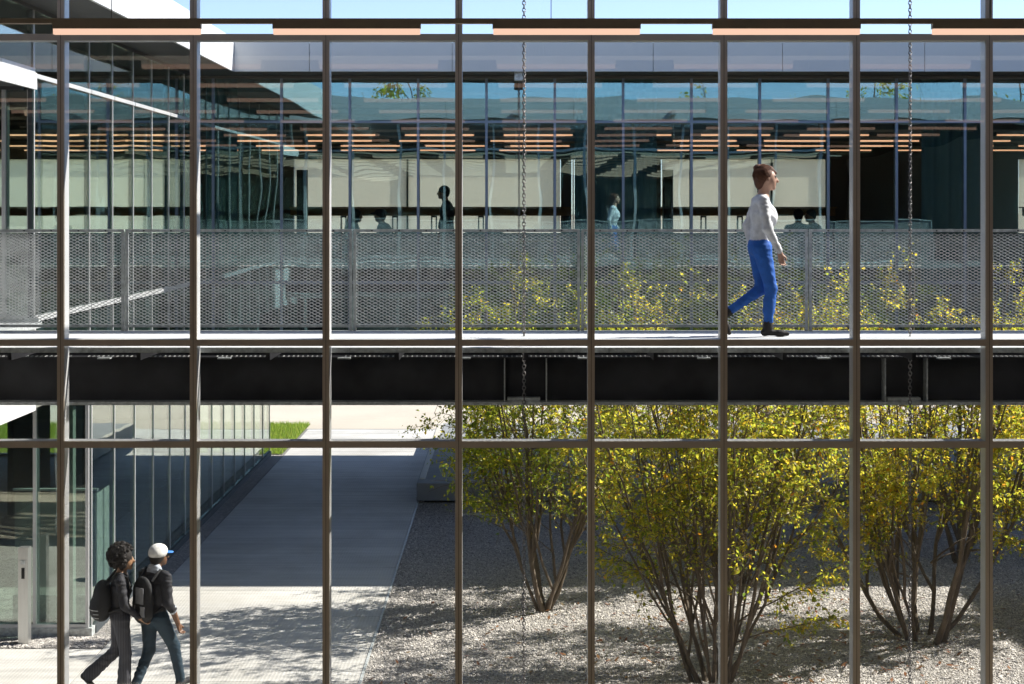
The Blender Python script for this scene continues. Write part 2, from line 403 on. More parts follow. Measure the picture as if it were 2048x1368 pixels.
# pendant lamp rails
def rail_row(y, zc, x0, x1, xc0, lens, label, group, px=1.82, ln=1.226, cables=True, near=True):
    t = thing('pendant_light', label, 'light', ((x0 + x1) / 2, y, zc + .14), group)
    hh = .021
    box('rail', x0, x1, y - .03, y + .03, zc + .049, zc + .049 + 2 * hh, 'bronze', t)
    k0 = math.ceil((x0 + .7 - xc0) / px); k1 = math.floor((x1 - .7 - xc0) / px)
    for k in range(k0, k1 + 1):
        xc = xc0 + k * px
        hs = box('lamp_housing', xc - ln / 2, xc + ln / 2, y - .029, y + .029, zc + .006, zc + .0488, 'bronze', t)
        box('lens', xc - ln / 2 + .006, xc + ln / 2 - .006, y - .027, y + .027, zc - (.040 if near else .024), zc + .0058, lens, hs)
        if cables and k % 2 == 0:
            box('cable', xc - .131, xc - .125, y - .003, y + .003, zc + .0915, H + 2.418, 'joint_black', t)
    return t
for k in range(9):
    y = 13.15 - 2.44 * k
    rail_row(y, H + 1.51, -9.0, 9.0, .456, 'lamp_lens',
             'bronze ceiling rail carrying peach strip lamps just inside the curtain wall' if k == 0 else 'peach strip lamp rail mirrored in the glass, number %d inward from the curtain wall' % (k + 1),
             None if k == 0 else 'lamp rails deeper in the hall')

# ------------------------------------------------------------------ far office wing + left wing (upper storey)
FY = 28.2; LX = -5.62; ZF = H - 1.27; ZTR = H + 1.60; ZHD = H + 2.37; ZS = H - 2.32
off = thing('office_wing', 'raised glass office wing with blue tinted panes and grey fascia', 'building', (0, FY, 0))
BY = 38.0
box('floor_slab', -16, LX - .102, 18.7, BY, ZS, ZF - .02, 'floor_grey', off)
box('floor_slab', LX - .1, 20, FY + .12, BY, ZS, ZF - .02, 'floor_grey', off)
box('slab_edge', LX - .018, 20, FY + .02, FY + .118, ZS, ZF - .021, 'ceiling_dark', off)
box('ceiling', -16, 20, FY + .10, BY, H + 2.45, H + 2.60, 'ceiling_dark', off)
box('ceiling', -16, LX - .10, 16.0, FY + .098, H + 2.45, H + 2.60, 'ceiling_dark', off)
box('roof', -16, 20, 27.05, BY + .4, H + 2.72, H + 2.88, 'roof_gravel', off)
box('roof', -16, -4.78, 16.5, 27.048, H + 2.72, H + 2.88, 'roof_gravel', off)
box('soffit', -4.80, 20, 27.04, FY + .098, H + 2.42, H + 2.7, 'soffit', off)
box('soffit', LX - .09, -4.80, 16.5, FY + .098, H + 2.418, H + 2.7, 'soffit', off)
box('head_trim', LX, 20, FY - .02, FY + .12, H + 2.372, H + 2.417, 'soffit', off)
box('head_trim', LX - .09, LX + .02, 16.5, FY - .022, H + 2.372, H + 2.416, 'soffit', off)
# fascia panels: far front (in shade) and left (sunlit)
x = -4.72
for wd in [1.28, 2.43, 3.42, 2.2, 2.42, 2.42, 2.42, 3, 3, 3]:
    box('fascia_panel', x + .005, x + wd - .005, 27.0, 27.04, H + 2.39, H + 2.95, 'white_panel', off); x += wd
y = 27.038
for wd in [1.02, 3.2, 3.2, 3.1]:
    box('fascia_panel', -4.762, -4.722, y - wd + .004, y - .004, H + 2.388, H + 2.952, 'white_panel', off); y -= wd
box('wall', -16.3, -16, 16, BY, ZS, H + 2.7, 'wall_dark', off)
box('wall', 20, 20.3, FY, BY, ZS, H + 2.7, 'wall_dark', off)

def facade_x(parent, xs, y, z0, ztr, z1, gmat, cap='silver', inner='wall_dark', side=-1):
    """glazed wall in the X direction facing -Y"""
    for x in xs:
        m_ = box('mullion', x - .025, x + .025, y + .012, y + .11, z0, z1, inner, parent)
        box('cap', x - .022, x + .022, y - .040, y - .002, z0, z1, cap, m_)
    for a, b_ in zip(xs[:-1], xs[1:]):
        segs = [(z0, z1)] if ztr is None else [(z0, ztr), (ztr, z1)]
        for s0, s1 in segs:
            box('glass_pane', a + .003, b_ - .003, y, y + .01, s0 + .004, s1 - .004, gmat, parent)
        if ztr is not None:
            t_ = box('transom', a + .026, b_ - .026, y + .012, y + .10, ztr - .025, ztr + .025, inner, parent)
            box('cap', a + .023, b_ - .023, y - .039, y - .002, ztr - .022, ztr + .022, cap, t_)
        t_ = box('sill', a + .026, b_ - .026, y + .012, y + .10, z0 - .01, z0 + .04, inner, parent)
        box('cap', a + .023, b_ - .023, y - .039, y - .002, z0 - .01, z0 + .045, cap, t_)
def facade_y(parent, ys, x, z0, ztr, z1, gmat, cap='silver', inner='wall_dark', sill=True):
    """glazed wall in the Y direction facing +X"""
    for y in ys:
        m_ = box('mullion', x - .06, x - .012, y - .02, y + .02, z0, z1, inner, parent)
        box('cap', x + .002, x + .013, y - .012, y + .012, z0, z1, cap, m_)
    for a, b_ in zip(ys[:-1], ys[1:]):
        segs = [(z0, z1)] if ztr is None else [(z0, ztr), (ztr, z1)]
        for s0, s1 in segs:
            box('glass_pane', x - .01, x, a + .003, b_ - .003, s0 + .004, s1 - .004, gmat, parent)
        if ztr is not None:
            t_ = box('transom', x - .10, x - .012, a + .026, b_ - .026, ztr - .025, ztr + .025, inner, parent)
            box('cap', x + .002, x + .040, a + .015, b_ - .015, ztr - .026, ztr + .026, cap, t_)
        if sill:
            t_ = box('sill', x - .10, x - .012, a + .026, b_ - .026, z0 - .01, z0 + .04, inner, parent)
            box('cap', x + .002, x + .036, a + .015, b_ - .015, z0 - .02, z0 + .045, cap, t_)
xs = [LX + .03] + [-.444 + 1.2135 * k for k in range(-4, 13)]
M_blue = simple('cap_blue_grey', (.26, .32, .42), .4, .5, .05, 3)
facade_x(off, xs, FY, ZF, ZTR, ZHD, 'glass_office', cap='cap_blue_grey')
ysu = [18.66 + 1.223 * k for k in range(8)] + [FY - .10]
facade_y(off, ysu, LX, ZF, ZTR, ZHD, 'glass_side')
for a_, b_ in zip(xs[:-1], xs[1:]):
    box('spandrel_pane', a_ + .003, b_ - .003, FY, FY + .01, ZS, ZF - .012, 'glass_office', off)
for x_ in xs: box('spandrel_cap', x_ - .022, x_ + .022, FY - .040, FY - .002, ZS, ZF - .012, 'cap_blue_grey', off)
for a_, b_ in zip(ysu[:-1], ysu[1:]):
    box('spandrel_pane', LX - .01, LX, a_ + .003, b_ - .003, ZS + .002, ZF - .022, 'glass_side', off)
for y_ in ysu: box('spandrel_cap', LX + .002, LX + .018, y_ - .014, y_ + .014, ZS + .002, ZF - .022, 'silver', off)
box('slab_edge', LX - .10, LX - .02, 18.72, FY, ZS + .01, ZF - .03, 'ceiling_dark', off)
# clerestory above the bridge door, canopy and return wall
facade_y(off, [16.1, 17.36, 18.632], LX, ZTR + .04, None, ZHD, 'glass_side', sill=True)
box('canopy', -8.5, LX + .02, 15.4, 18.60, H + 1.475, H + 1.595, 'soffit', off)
for a, b_ in [(15.4, 17.80), (17.81, 18.62)]:
    box('canopy_fascia', LX + .021, LX + .055, a, b_, H + 1.435, H + 1.63, 'white_panel', off)
facade_x(off, [-8.6, -7.3, -5.98, -5.68], 18.72, ZF, None, H + 1.44, 'glass_side', inner='wall_dark')
box('wall', -8.6, LX - .15, 18.70, 18.78, H + 1.441, H + 1.60, 'soffit', off)
box('slab_fascia', LX - .015, LX + .035, 15.0, 18.64, ZS - .01, ZF - .10, 'white_panel', off)
# back wall windows with shades
wins = [(-12.6, -7.45, 4), (-5.19, 1.18, 5), (1.43, 1.51, 1), (3.56, 7.58, 3), (12.07, 16.5, 3)]
edges = [-16] + [v for a, b_, n_ in wins for v in (a, b_)] + [20]
for i in range(0, len(edges), 2):
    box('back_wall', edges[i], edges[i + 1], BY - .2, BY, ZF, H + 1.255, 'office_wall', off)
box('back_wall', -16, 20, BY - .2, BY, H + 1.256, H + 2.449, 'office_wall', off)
for a, b_, n_ in wins:
    sp_ = {-5.19: [-5.19, -2.48, 1.18], 3.56: [3.56, 6.2, 7.58]}.get(a) or list(np.linspace(a, b_, 2 if n_ > 1 else 2))
    for k, (x0, x1) in enumerate(zip(sp_[:-1], sp_[1:])):
        box('roller_shade', x0 + .022, x1 - .022, BY - .16, BY - .155, H - .48, H + 1.254, 'roller_shade', off)
        box('glass_pane', x0 + .03, x1 - .03, BY - .06, BY - .05, ZF + .02, H + 1.25, 'glass_hall', off)
        if k: box('window_mullion', x0 - .021, x0 + .021, BY - .2, BY - .03, ZF, H + 1.254, 'wall_dark', off)
box('back_wall', -16, 20, BY - .24, BY - .201, ZF, H - .50, 'wall_dark', off)
# office lamps
for k in range(4):
    rail_row(29.75 + 2.45 * k, H + 1.45, -15.5, 15.0, (.50, .22, .62, .36)[k], 'lamp_lens_warm', 'warm strip lamp rail in the office wing, ' + ('closest to the front glass', 'second back from the front glass', 'third back from the front glass', 'closest to the shaded windows')[k], 'lamp rails in the office wing', px=1.85, ln=1.30, cables=False, near=False)

# ------------------------------------------------------------------ lower glass pavilion on the left
pav = thing('glass_pavilion', 'ground floor glass pavilion with pale mullions beside the path', 'building', (LX, 21.2, 0))
GY = 21.2; GE = 36.85
box('floor', -14, LX - .12, GY + .12, GE - .1, -.2, -.01, 'floor_grey', pav)
box('plinth', -14, LX + .03, GY - .06, GY + .11, -.1, .105, 'galvanised', pav)
box('plinth', LX - .11, LX + .045, GY + .111, GE, -.1, .10, 'wall_dark', pav)
ysl = [GY + .02 + 1.22 * k for k in range(13)] + [GE]
facade_y(pav, ysl, LX, .10, None, ZS - .02, 'glass_side', sill=False)
facade_x(pav, [-9.2, -8.3, -7.35, -6.36, -5.66], GY, .106, None, ZS - .02, 'glass_side')
box('ceiling', -14, LX - .02, GY, GE, ZS - .10, ZS - .004, 'wall_dark', pav)
box('wall', -14.2, -14, GY, GE, 0, ZS - .004, 'wall_dark', pav)
facade_x(pav, [-13.9, -12.7, -11.5, -10.3, -9.1, -7.9, -6.7, -5.75], GE - .1, .02, None, ZS - .1, 'glass_hall')
box('partition', -7.3, -7.2, 27.0, GE - .6, 0, ZS - .105, 'wall_dark', pav)
box('column', -6.10, -5.97, 21.6, 21.75, 0, ZS - .1, 'terrazzo', pav)
for k in range(4):
    box('partition', -9.4, -9.3, 23 + 3.3 * k, 25.4 + 3.3 * k, 0, ZS - .1, 'wall_dark', pav)

# right wing, just outside the frame: its roof shades the right edge of the gravel
rw = thing('right_wing', 'two storey white edged wing facing the courtyard from the right', 'building', (16.6, 15, 0))
box('wall', 17.4, 22, 2, 27, 0, H + 2.4, 'wall_dark', rw)
box('roof', 16.56, 22, 2, 26.9, H + 2.42, H + 2.95, 'white_panel', rw)

# ------------------------------------------------------------------ bridge
DX0, DX1 = -8.4, 14.2; DY0, DY1 = 14.92, 17.02
br = thing('footbridge', 'steel footbridge with expanded metal deck and mesh balustrade over dark girder', 'bridge', (0, 16, ZF))
def expanded(nx, nz, a, b_, wv, dp, tilt):
    """expanded metal sheet in XZ, zigzag strands; a = diamond length, b_ = diamond height"""
    Gm = Geo(); vs = []; fs = []
    W = nx * a / 2
    i = np.arange(nx + 1); x = i * a / 2
    allV = []; allF = []; off_ = 0
    for s in range(nz + 1):
        z = s * b_ / 2 + np.where((i + s) % 2 == 0, b_ / 4, -b_ / 4)
        c, sn = math.cos(tilt), math.sin(tilt)
        # cross-section corners (y, z) : width wv tilted, depth dp
        cs = [(-dp / 2, -wv / 2), (dp / 2, -wv / 2), (dp / 2, wv / 2), (-dp / 2, wv / 2)]
        cs = [(yy_ * c - zz_ * sn, yy_ * sn + zz_ * c) for yy_, zz_ in cs]
        V = np.stack([np.stack([x, np.full_like(x, yy_), z + zz_], 1) for yy_, zz_ in cs], 1).reshape(-1, 3)
        k = np.arange(nx)[:, None]; j = np.arange(4)[None]
        F = np.stack([k * 4 + j, (k + 1) * 4 + j, (k + 1) * 4 + (j + 1) % 4, k * 4 + (j + 1) % 4], -1).reshape(-1, 4)
        allV.append(V); allF.append(F + off_); off_ += len(V)
    return np.concatenate(allV), np.concatenate(allF), W
PW = 2.44
V, F, W_ = expanded(70, 55, PW * .970 / 35, .0345, .0073, .0045, R(42))
railmesh = mesh_np('mesh_panel', V, F, 'mesh_steel')
V2, F2, W2 = expanded(66, 118, PW / 33, .0345, .0080, .004, R(20))
V2 = np.stack([V2[:, 0], V2[:, 2], -V2[:, 1]], 1)
deckmesh = mesh_np('deck_panel', V2, F2, 'deck_steel')
px0 = (250 - 1023) * 17.0 / 3174          # first post pair
RY = 17.0
for k in range(-2, 6):
    x = px0 + PW * k
    if x + PW > DX1 + 1: break
    # balustrade panel: frame, mesh, posts
    fr = box('top_rail', x + .008, x + PW - .008, RY - .02, RY + .02, ZF + 1.055, ZF + 1.085, 'galvanised', br)
    box('bottom_rail', x + .038, x + PW - .038, RY - .015, RY + .015, ZF + .035, ZF + .065, 'galvanised', br)
    box('post', x + .006, x + .036, RY - .02, RY + .02, ZF - .3, ZF + 1.0545, 'galvanised', br)
    box('post', x + PW - .036, x + PW - .006, RY - .02, RY + .02, ZF - .3, ZF + 1.0545, 'galvanised', br)
    link('mesh_panel', railmesh, None, br, (x + .037, RY, ZF + .08))
    for q in range(8):
        box('bolt', x + .2 + q * .29, x + .215 + q * .29, RY - .026, RY - .0205, ZF + 1.062, ZF + 1.076, 'black_steel', fr)
for k in range(-1, 6):
    x = px0 + PW * k - .6
    link('deck_panel', deckmesh, None, br, (x + .004, DY0 + .03, ZF - .006))
    box('deck_joist', x - .02, x + .02, DY0 + .06, DY1 + .02, ZF - .13, ZF - .02, 'black_steel', br)
    box('deck_joist', x + PW / 2 - .02, x + PW / 2 + .02, DY0 + .06, DY1 + .02, ZF - .13, ZF - .02, 'black_steel', br)
x = DX0
for wd in [2.0, 2.44, 2.44, 2.44, 2.44, 2.44, 2.44, 2.44, 2.44]:
    box('edge_channel', x, x + wd - .006, DY0 - .012, DY0 + .025, ZF - .052, ZF - .004, 'galvanised', br); x += wd
box('edge_channel', DX0, DX1, DY1 + .03, DY1 + .06, ZF - .12, ZF - .004, 'galvanised', br)
# girder
gy = 16.62
gird = box('girder_web', DX0, DX1, gy, gy + .02, ZF - .70, ZF - .02, 'black_steel', br)
box('bottom_flange', DX0, DX1, gy - .15, gy + .17, ZF - .735, ZF - .702, 'galvanised', gird)
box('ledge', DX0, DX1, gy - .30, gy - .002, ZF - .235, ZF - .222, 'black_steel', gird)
for yo, zo, ln_ in ((-.29, -.2218, .012), (-.245, -.2218, .020)):  # rows of pale studs standing in for dots of sun through the deck
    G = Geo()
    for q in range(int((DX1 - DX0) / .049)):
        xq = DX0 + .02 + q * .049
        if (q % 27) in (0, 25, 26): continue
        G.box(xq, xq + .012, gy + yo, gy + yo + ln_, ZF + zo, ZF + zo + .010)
    kind(link('sun_dot_row', G.mesh('sun_dot_row', 'deck_steel'), None, gird), 'stuff')
k = 0
for kx in ks:
    x = P0 + PP * kx
    box('tie_plate', x - .06, x + .07, gy - .39, gy - .302, ZF - .235, ZF - .222, 'galvanised', gird)
for xc in (.13, 6.62 * 16.3 / 16.25 * .645 + 0):
    pass
CHX = [(1048 - 1023) * 16.25 / 3174, (1820 - 1023) * 16.25 / 3174]
for xc in CHX:
    for s in (-.20, .235):
        box('stiffener', xc + s - .006, xc + s + .006, gy - .15, gy - .001, ZF - .70, ZF - .24, 'galvanised', gird)
    box('drip_tray', xc - .17, xc + .17, gy - .13, gy - .03, ZF - .701, ZF - .66, 'galvanised', gird)
# extra guard where the bridge meets the left wing
lg = thing('guard_panel', 'bright metal mesh guard with pale top rail beside the left door', 'railing', (-6.6, 18.45, ZF))
link('mesh_panel', railmesh, None, lg, (-7.85, 18.45, ZF + .05))
box('top_rail', -7.9, -5.49, 18.42, 18.48, ZF + 1.03, ZF + 1.06, 'white_panel', lg)
box('bottom_rail', -7.9, -5.49, 18.43, 18.47, ZF - .01, ZF + .035, 'galvanised', lg)
box('landing', -8.4, -5.5, 17.1, 18.6, ZF - .08, ZF - .015, 'galvanised', lg)

# ------------------------------------------------------------------ rain chains
def chain(name, x, y, z0, z1, label, lw=.0165, wire=.0056, pitch=.0365):
    G = Geo(); n = int((z1 - z0) / pitch); an = np.linspace(0, 2 * math.pi, 10, endpoint=False)
    for i in range(n):
        z = z1 - pitch * (i + .5)
        u = np.cos(an) * lw * (1 if i % 2 == 0 else .9); h = np.sin(an) * (pitch * .66)
        ro = .35 * math.sin(i * .05) + (0 if i % 2 == 0 else math.pi / 2)
        G.tube(np.stack([u * math.cos(ro), u * math.sin(ro), h], 1) + np.array([x, y, z]), wire, 5, True)
    return tag(link(name, G.mesh(name, 'chain_steel', True)), label, 'chain')
chain('rain_chain', CHX[0], 16.25, 0, H + 2.45, 'long steel rain chain hanging left of the walking woman, through the bridge')
chain('rain_chain', CHX[1], 16.25, 0, H + 2.45, 'long steel rain chain hanging right of the walking woman, through the bridge')
fc = chain('rain_chain', .13, 27.2, .1, H + 2.26, 'dark rain chain hanging from the office wing fascia', .016, .0055)
for xc, wh in zip(CHX, ('left', 'right')):
    tag(box('rain_spout', xc - .06, xc + .06, 15.505, 16.33, H + 2.451, H + 2.56, 'galvanised'), 'galvanised roof spout feeding the rain chain ' + wh + ' of the walking woman', 'spout')
sp = tag(box('rain_spout', .05, .21, 27.12, 27.28, H + 2.25, H + 2.415, 'galvanised'), 'small galvanised spout box under the office soffit', 'spout')

# stainless door post
dp = thing('door_post', 'stainless steel door opener post standing in gravel by the glass corner', 'post', (-6.38, 20.8, 0))
box('shaft', -6.445, -6.315, 20.73, 20.87, -.05, 1.26, 'stainless', dp)
box('recess', -6.40, -6.36, 20.722, 20.7295, .86, 1.00, 'joint_black', dp)
box('button', -6.405, -6.355, 20.716, 20.7295, 1.05, 1.10, 'galvanised', dp)
# mesh screen inside the pavilion
ms = thing('mesh_screen', 'pale perforated metal screen standing inside the glass pavilion', 'screen', (-6.2, 22.3, 0))
for q in range(1):
    o = link('mesh_panel', railmesh, None, ms, (-6.9, 22.05, .35)); o.scale = (.48, 1, 1.45)
    o = link('mesh_panel', railmesh, None, ms, (-5.76, 22.05, .35)); o.rotation_euler = (0, 0, R(90)); o.scale = (.42, 1, 1.45)
box('frame', -6.92, -5.745, 22.02, 22.08, 1.78, 1.81, 'white_panel', ms)
box('frame', -6.92, -5.745, 22.02, 22.08, .0, .33, 'galvanised', ms)

# ------------------------------------------------------------------ office interior furniture
hc = thing('high_counter', 'long dark wood counter along the office back windows', 'counter', (0, 37.3, ZF))
for a, b_ in [(-12.6, -7.5), (-5.19, 1.4), (3.5, 7.6), (12, 16)]:
    box('counter_front', a, b_, 37.25, 37.30, H - .09, H + .09, 'wood_brown', hc)
    box('counter_top', a, b_, 37.05, 37.55, H + .092, H + .12, 'wood_brown', hc)
for xp in (687, 790, 868, 962, 1133, 1407, 1480):
    xc = (xp - 1023) * 37.2 / 3174
    for s in (-.055, .055):
        box('leg', xc + s - .016, xc + s + .016, 37.2, 37.24, ZF, H - .10, 'black_steel', hc)
    box('leg_cap', xc - .07, xc + .07, 37.19, 37.245, H - .13, H - .091, 'black_steel', hc)
for xp, wh in ((604, 'by the glass corner'), (1336, 'beside the teal curtain')):
    xc = (xp - 1023) * 36.6 / 3174
    c_ = thing('slim_cabinet', 'tall dark slim cabinet against the office shades ' + wh, 'cabinet', (xc, 36.6, ZF), 'slim cabinets at the shades')
    box('body', xc - .11, xc + .11, 36.5, 36.8, ZF, H + .97, 'wall_dark', c_)
    box('door', xc - .10, xc + .10, 36.485, 36.499, H - .9, H + .93, 'chair_dark', c_)
    box('handle', xc + .06, xc + .07, 36.46, 36.484, H - .1, H + .2, 'galvanised', c_)
def curtain(x0, x1, label):
    n_ = int((x1 - x0) / .02); x = np.linspace(x0, x1, n_)
    ph = np.cumsum(rng.uniform(.25, .75, n_))
    y = 28.62 + .055 * np.sin(ph) + .02 * np.sin(ph * .37)
    V = np.concatenate([np.stack([x, y, np.full(n_, ZF + .02)], 1), np.stack([x, y * 1.0, np.full(n_, H + 2.44)], 1),
                        np.stack([x, y + .012, np.full(n_, ZF + .02)], 1), np.stack([x, y + .012, np.full(n_, H + 2.44)], 1)])
    i = np.arange(n_ - 1)
    F = np.concatenate([np.stack([i, i + 1, n_ + i + 1, n_ + i], 1), np.stack([2 * n_ + i + 1, 2 * n_ + i, 3 * n_ + i, 3 * n_ + i + 1], 1)])
    return tag(link('curtain', mesh_np('curtain', V, F, 'curtain', True)), label, 'curtain')
curtain(1.14, 2.62, 'dark teal curtain bunched behind the office glass near the middle pillar')
curtain(7.40, 8.55, 'dark teal curtain behind the office glass beyond the right rain chain')
for a_, b_ in ((7.62, 11.95), (1.6, 3.5)):
    pass
curtain(-5.52, -4.95, 'narrow dark teal curtain in the corner where the two glass wings meet')

def chair(x, y, rot, label=None):
    t = thing('chair', label or 'dark office chair with rounded backrest at the office tables', 'chair', (x, y, ZF), 'chairs in the office wing')
    def b2(nm, a): return link(nm, boxmesh(a[1] - a[0], a[3] - a[2], a[5] - a[4], 'chair_dark'), None, None, ((a[0] + a[1]) / 2, (a[2] + a[3]) / 2, (a[4] + a[5]) / 2))
    G = Geo(); th = np.linspace(0, 2 * math.pi, 20, endpoint=False)
    sq = lambda c, p: np.sign(c) * np.abs(c) ** p
    prof = np.stack([sq(np.cos(th), .5) * .22, sq(np.sin(th), .5) * .20], 1)
    V = np.concatenate([np.stack([np.full(20, -.23), prof[:, 0], prof[:, 1] + .72], 1), np.stack([np.full(20, -.19), prof[:, 0], prof[:, 1] + .72], 1)])
    j = np.arange(20)
    F = [tuple(j[::-1]), tuple(20 + j)] + [(a, (a + 1) % 20, 20 + (a + 1) % 20, 20 + a) for a in range(20)]
    me = bpy.data.meshes.new('backrest'); me.from_pydata([tuple(v) for v in V], [], F); me.materials.append(M['chair_dark'])
    parts = [bpy.data.objects.new('backrest', me)]; col.objects.link(parts[0])
    parts.append(b2('seat', (-.22, .22, -.22, .22, .42, .47)))
    for sx in (-.19, .19):
        for sy in (-.19, .19): parts.append(b2('leg', (sx - .012, sx + .012, sy - .012, sy + .012, 0, .419)))
    for p in parts: p.parent = t
    t.rotation_euler = (0, 0, rot)
    return t
def table(x0, x1, y0, y1, label):
    t = thing('table', label, 'table', ((x0 + x1) / 2, (y0 + y1) / 2, ZF))
    box('table_top', x0, x1, y0, y1, ZF + .70, ZF + .73, 'wood_brown', t)
    for a in (x0 + .03, x1 - .07):
        for b_ in (y0 + .03, y1 - .07): box('leg', a, a + .04, b_, b_ + .04, ZF, ZF + .699, 'black_steel', t)
table(-3.1, -1.6, 29.8, 30.6, 'dark topped table in front of the man in a flat cap')
table(4.6, 6.2, 29.8, 30.6, 'dark topped table beside the two seated people')
table(-.6, .9, 29.8, 30.6, 'empty dark topped table between the empty chairs')

# ------------------------------------------------------------------ people (smooth implicit surfaces)
def sd_cone(P, a, b, ra, rb):
    a = np.asarray(a, float); b = np.asarray(b, float); ba = b - a; l2 = ba @ ba + 1e-9
    t = np.clip(((P - a) @ ba) / l2, 0, 1)
    return np.linalg.norm(P - a - t[..., None] * ba, axis=-1) - (ra + (rb - ra) * t)
def sd_ell(P, c, r):
    q = P - np.asarray(c, float); r = np.asarray(r, float)
    k0 = np.linalg.norm(q / r, axis=-1); k1 = np.linalg.norm(q / (r * r), axis=-1)
    return k0 * (k0 - 1) / (k1 + 1e-9)
def surface(prims, h, cloth=()):
    lo = np.full(3, 1e9); hi = -lo
    bb = []
    for p in prims:
        if p[0] == 'c':
            a, b, ra, rb = map(np.asarray, p[1:5]); r_ = max(ra, rb)
            l, u = np.minimum(a, b) - r_, np.maximum(a, b) + r_
        else:
            l, u = np.asarray(p[1]) - np.asarray(p[2]), np.asarray(p[1]) + np.asarray(p[2])
        bb.append((l, u)); lo = np.minimum(lo, l); hi = np.maximum(hi, u)
    lo = lo - 4 * h; n = np.ceil((hi + 4 * h - lo) / h).astype(int) + 1
    f = np.full(n, .08, np.float32); mt = np.zeros(n, np.int16); best = np.full(n, 1.0, np.float32)
    ax = [lo[i] + h * np.arange(n[i]) for i in range(3)]
    for p, (l, u) in zip(prims, bb):
        i0 = np.maximum(((l - .045 - lo) / h).astype(int), 0); i1 = np.minimum(((u + .045 - lo) / h).astype(int) + 2, n)
        s = tuple(slice(a, b) for a, b in zip(i0, i1))
        P = np.stack(np.meshgrid(ax[0][s[0]], ax[1][s[1]], ax[2][s[2]], indexing='ij'), -1)
        d = sd_cone(P, *p[1:5]) if p[0] == 'c' else sd_ell(P, p[1], p[2])
        k = p[-1]; mat = p[-2]
        cur = f[s]; hh = np.clip(.5 + .5 * (cur - d) / k, 0, 1)
        f[s] = cur * (1 - hh) + d * hh - k * hh * (1 - hh)
        bs = best[s]; m_ = d < bs; bs[m_] = d[m_]; mts = mt[s]; mts[m_] = mat
    # surface nets
    neg = f < 0
    c8 = [neg[i:n[0] - 1 + i, j:n[1] - 1 + j, k:n[2] - 1 + k] for i in (0, 1) for j in (0, 1) for k in (0, 1)]
    cnt = sum(c.astype(np.int8) for c in c8); act = (cnt > 0) & (cnt < 8)
    idx = np.full(act.shape, -1, np.int64); cells = np.argwhere(act); idx[act] = np.arange(len(cells))
    acc = np.zeros((len(cells), 3)); num = np.zeros(len(cells))
    offs = np.array([(i, j, k) for i in (0, 1) for j in (0, 1) for k in (0, 1)])
    for a in range(8):
        for b in range(a + 1, 8):
            if np.abs(offs[a] - offs[b]).sum() != 1: continue
            ca = cells + offs[a]; cb = cells + offs[b]
            fa = f[tuple(ca.T)]; fb = f[tuple(cb.T)]
            mk = (fa < 0) != (fb < 0); t = np.where(mk, fa / np.where(mk, fa - fb, 1), 0)
            acc[mk] += (offs[a] + (offs[b] - offs[a]) * t[:, None])[mk]; num[mk] += 1
    V = lo + h * (cells + acc / num[:, None])
    vm = mt[tuple(np.rint((V - lo) / h).astype(int).T)]
    Fs = []
    for axs in range(3):
        sl0 = [slice(None)] * 3; sl1 = [slice(None)] * 3; sl0[axs] = slice(0, -1); sl1[axs] = slice(1, None)
        e = np.argwhere(neg[tuple(sl0)] != neg[tuple(sl1)])
        o1, o2 = [(1, 2), (2, 0), (0, 1)][axs]
        e = e[(e[:, o1] > 0) & (e[:, o2] > 0)]
        d1 = np.zeros(3, int); d1[o1] = 1; d2 = np.zeros(3, int); d2[o2] = 1
        q = np.stack([idx[tuple((e - d1 - d2).T)], idx[tuple((e - d2).T)], idx[tuple(e.T)], idx[tuple((e - d1).T)]], 1)
        flip = ~neg[tuple(e.T)]
        q[flip] = q[flip][:, ::-1]
        Fs.append(q)
    F = np.concatenate(Fs); F = F[(F >= 0).all(1)]
    # light smoothing
    for _ in range(2):
        s = np.zeros_like(V); c = np.zeros(len(V))
        for a in range(4):
            np.add.at(s, F[:, a], V[F[:, (a + 1) % 4]]); np.add.at(c, F[:, a], 1)
            np.add.at(s, F[:, a], V[F[:, (a + 3) % 4]]); np.add.at(c, F[:, a], 1)
        V = V * .6 + .4 * s / np.maximum(c, 1)[:, None]
    if len(cloth):
        fn = np.cross(V[F[:, 2]] - V[F[:, 0]], V[F[:, 3]] - V[F[:, 1]]); nv = np.zeros_like(V)
        for a in range(4): np.add.at(nv, F[:, a], fn)
        nv /= np.linalg.norm(nv, axis=1)[:, None] + 1e-12
        x_, y_, z_ = V.T
        wz = z_ + .10 * x_ + .04 * np.sin(11 * y_ + 7 * x_) + .03 * np.sin(9 * z_ + 13 * x_)
        wr = .5 * np.sin(62 * wz + 3 * np.sin(8 * y_)) + .35 * np.sin(95 * wz + 17 * x_ + 4 * np.sin(14 * z_)) + .35 * np.sin(38 * (x_ + y_) + 21 * wz)
        env = .5 + .5 * np.sin(5.5 * z_ + 9 * x_ + 1.3)
        V = V + nv * (wr * .0042 * (.35 + env) * np.isin(vm, cloth))[:, None]
    return V, F, vm[F[:, 0]]
def organic(name, prims, mats, h, parent=None):
    V, F, fm = surface(prims, h, [i for i, m_ in enumerate(mats) if m_.split('_')[0] in ('sweater', 'jeans', 'jacket', 'stripe', 'shirt', 'cloth')])
    me = mesh_np(name, V, F, None, True)
    for m_ in mats: me.materials.append(M[m_])
    me.polygons.foreach_set('material_index', np.asarray(fm, np.int32))
    o = bpy.data.objects.new(name, me); col.objects.link(o)
    if parent: o.parent = parent
    return o
def v3(*a): return np.array(a, float)
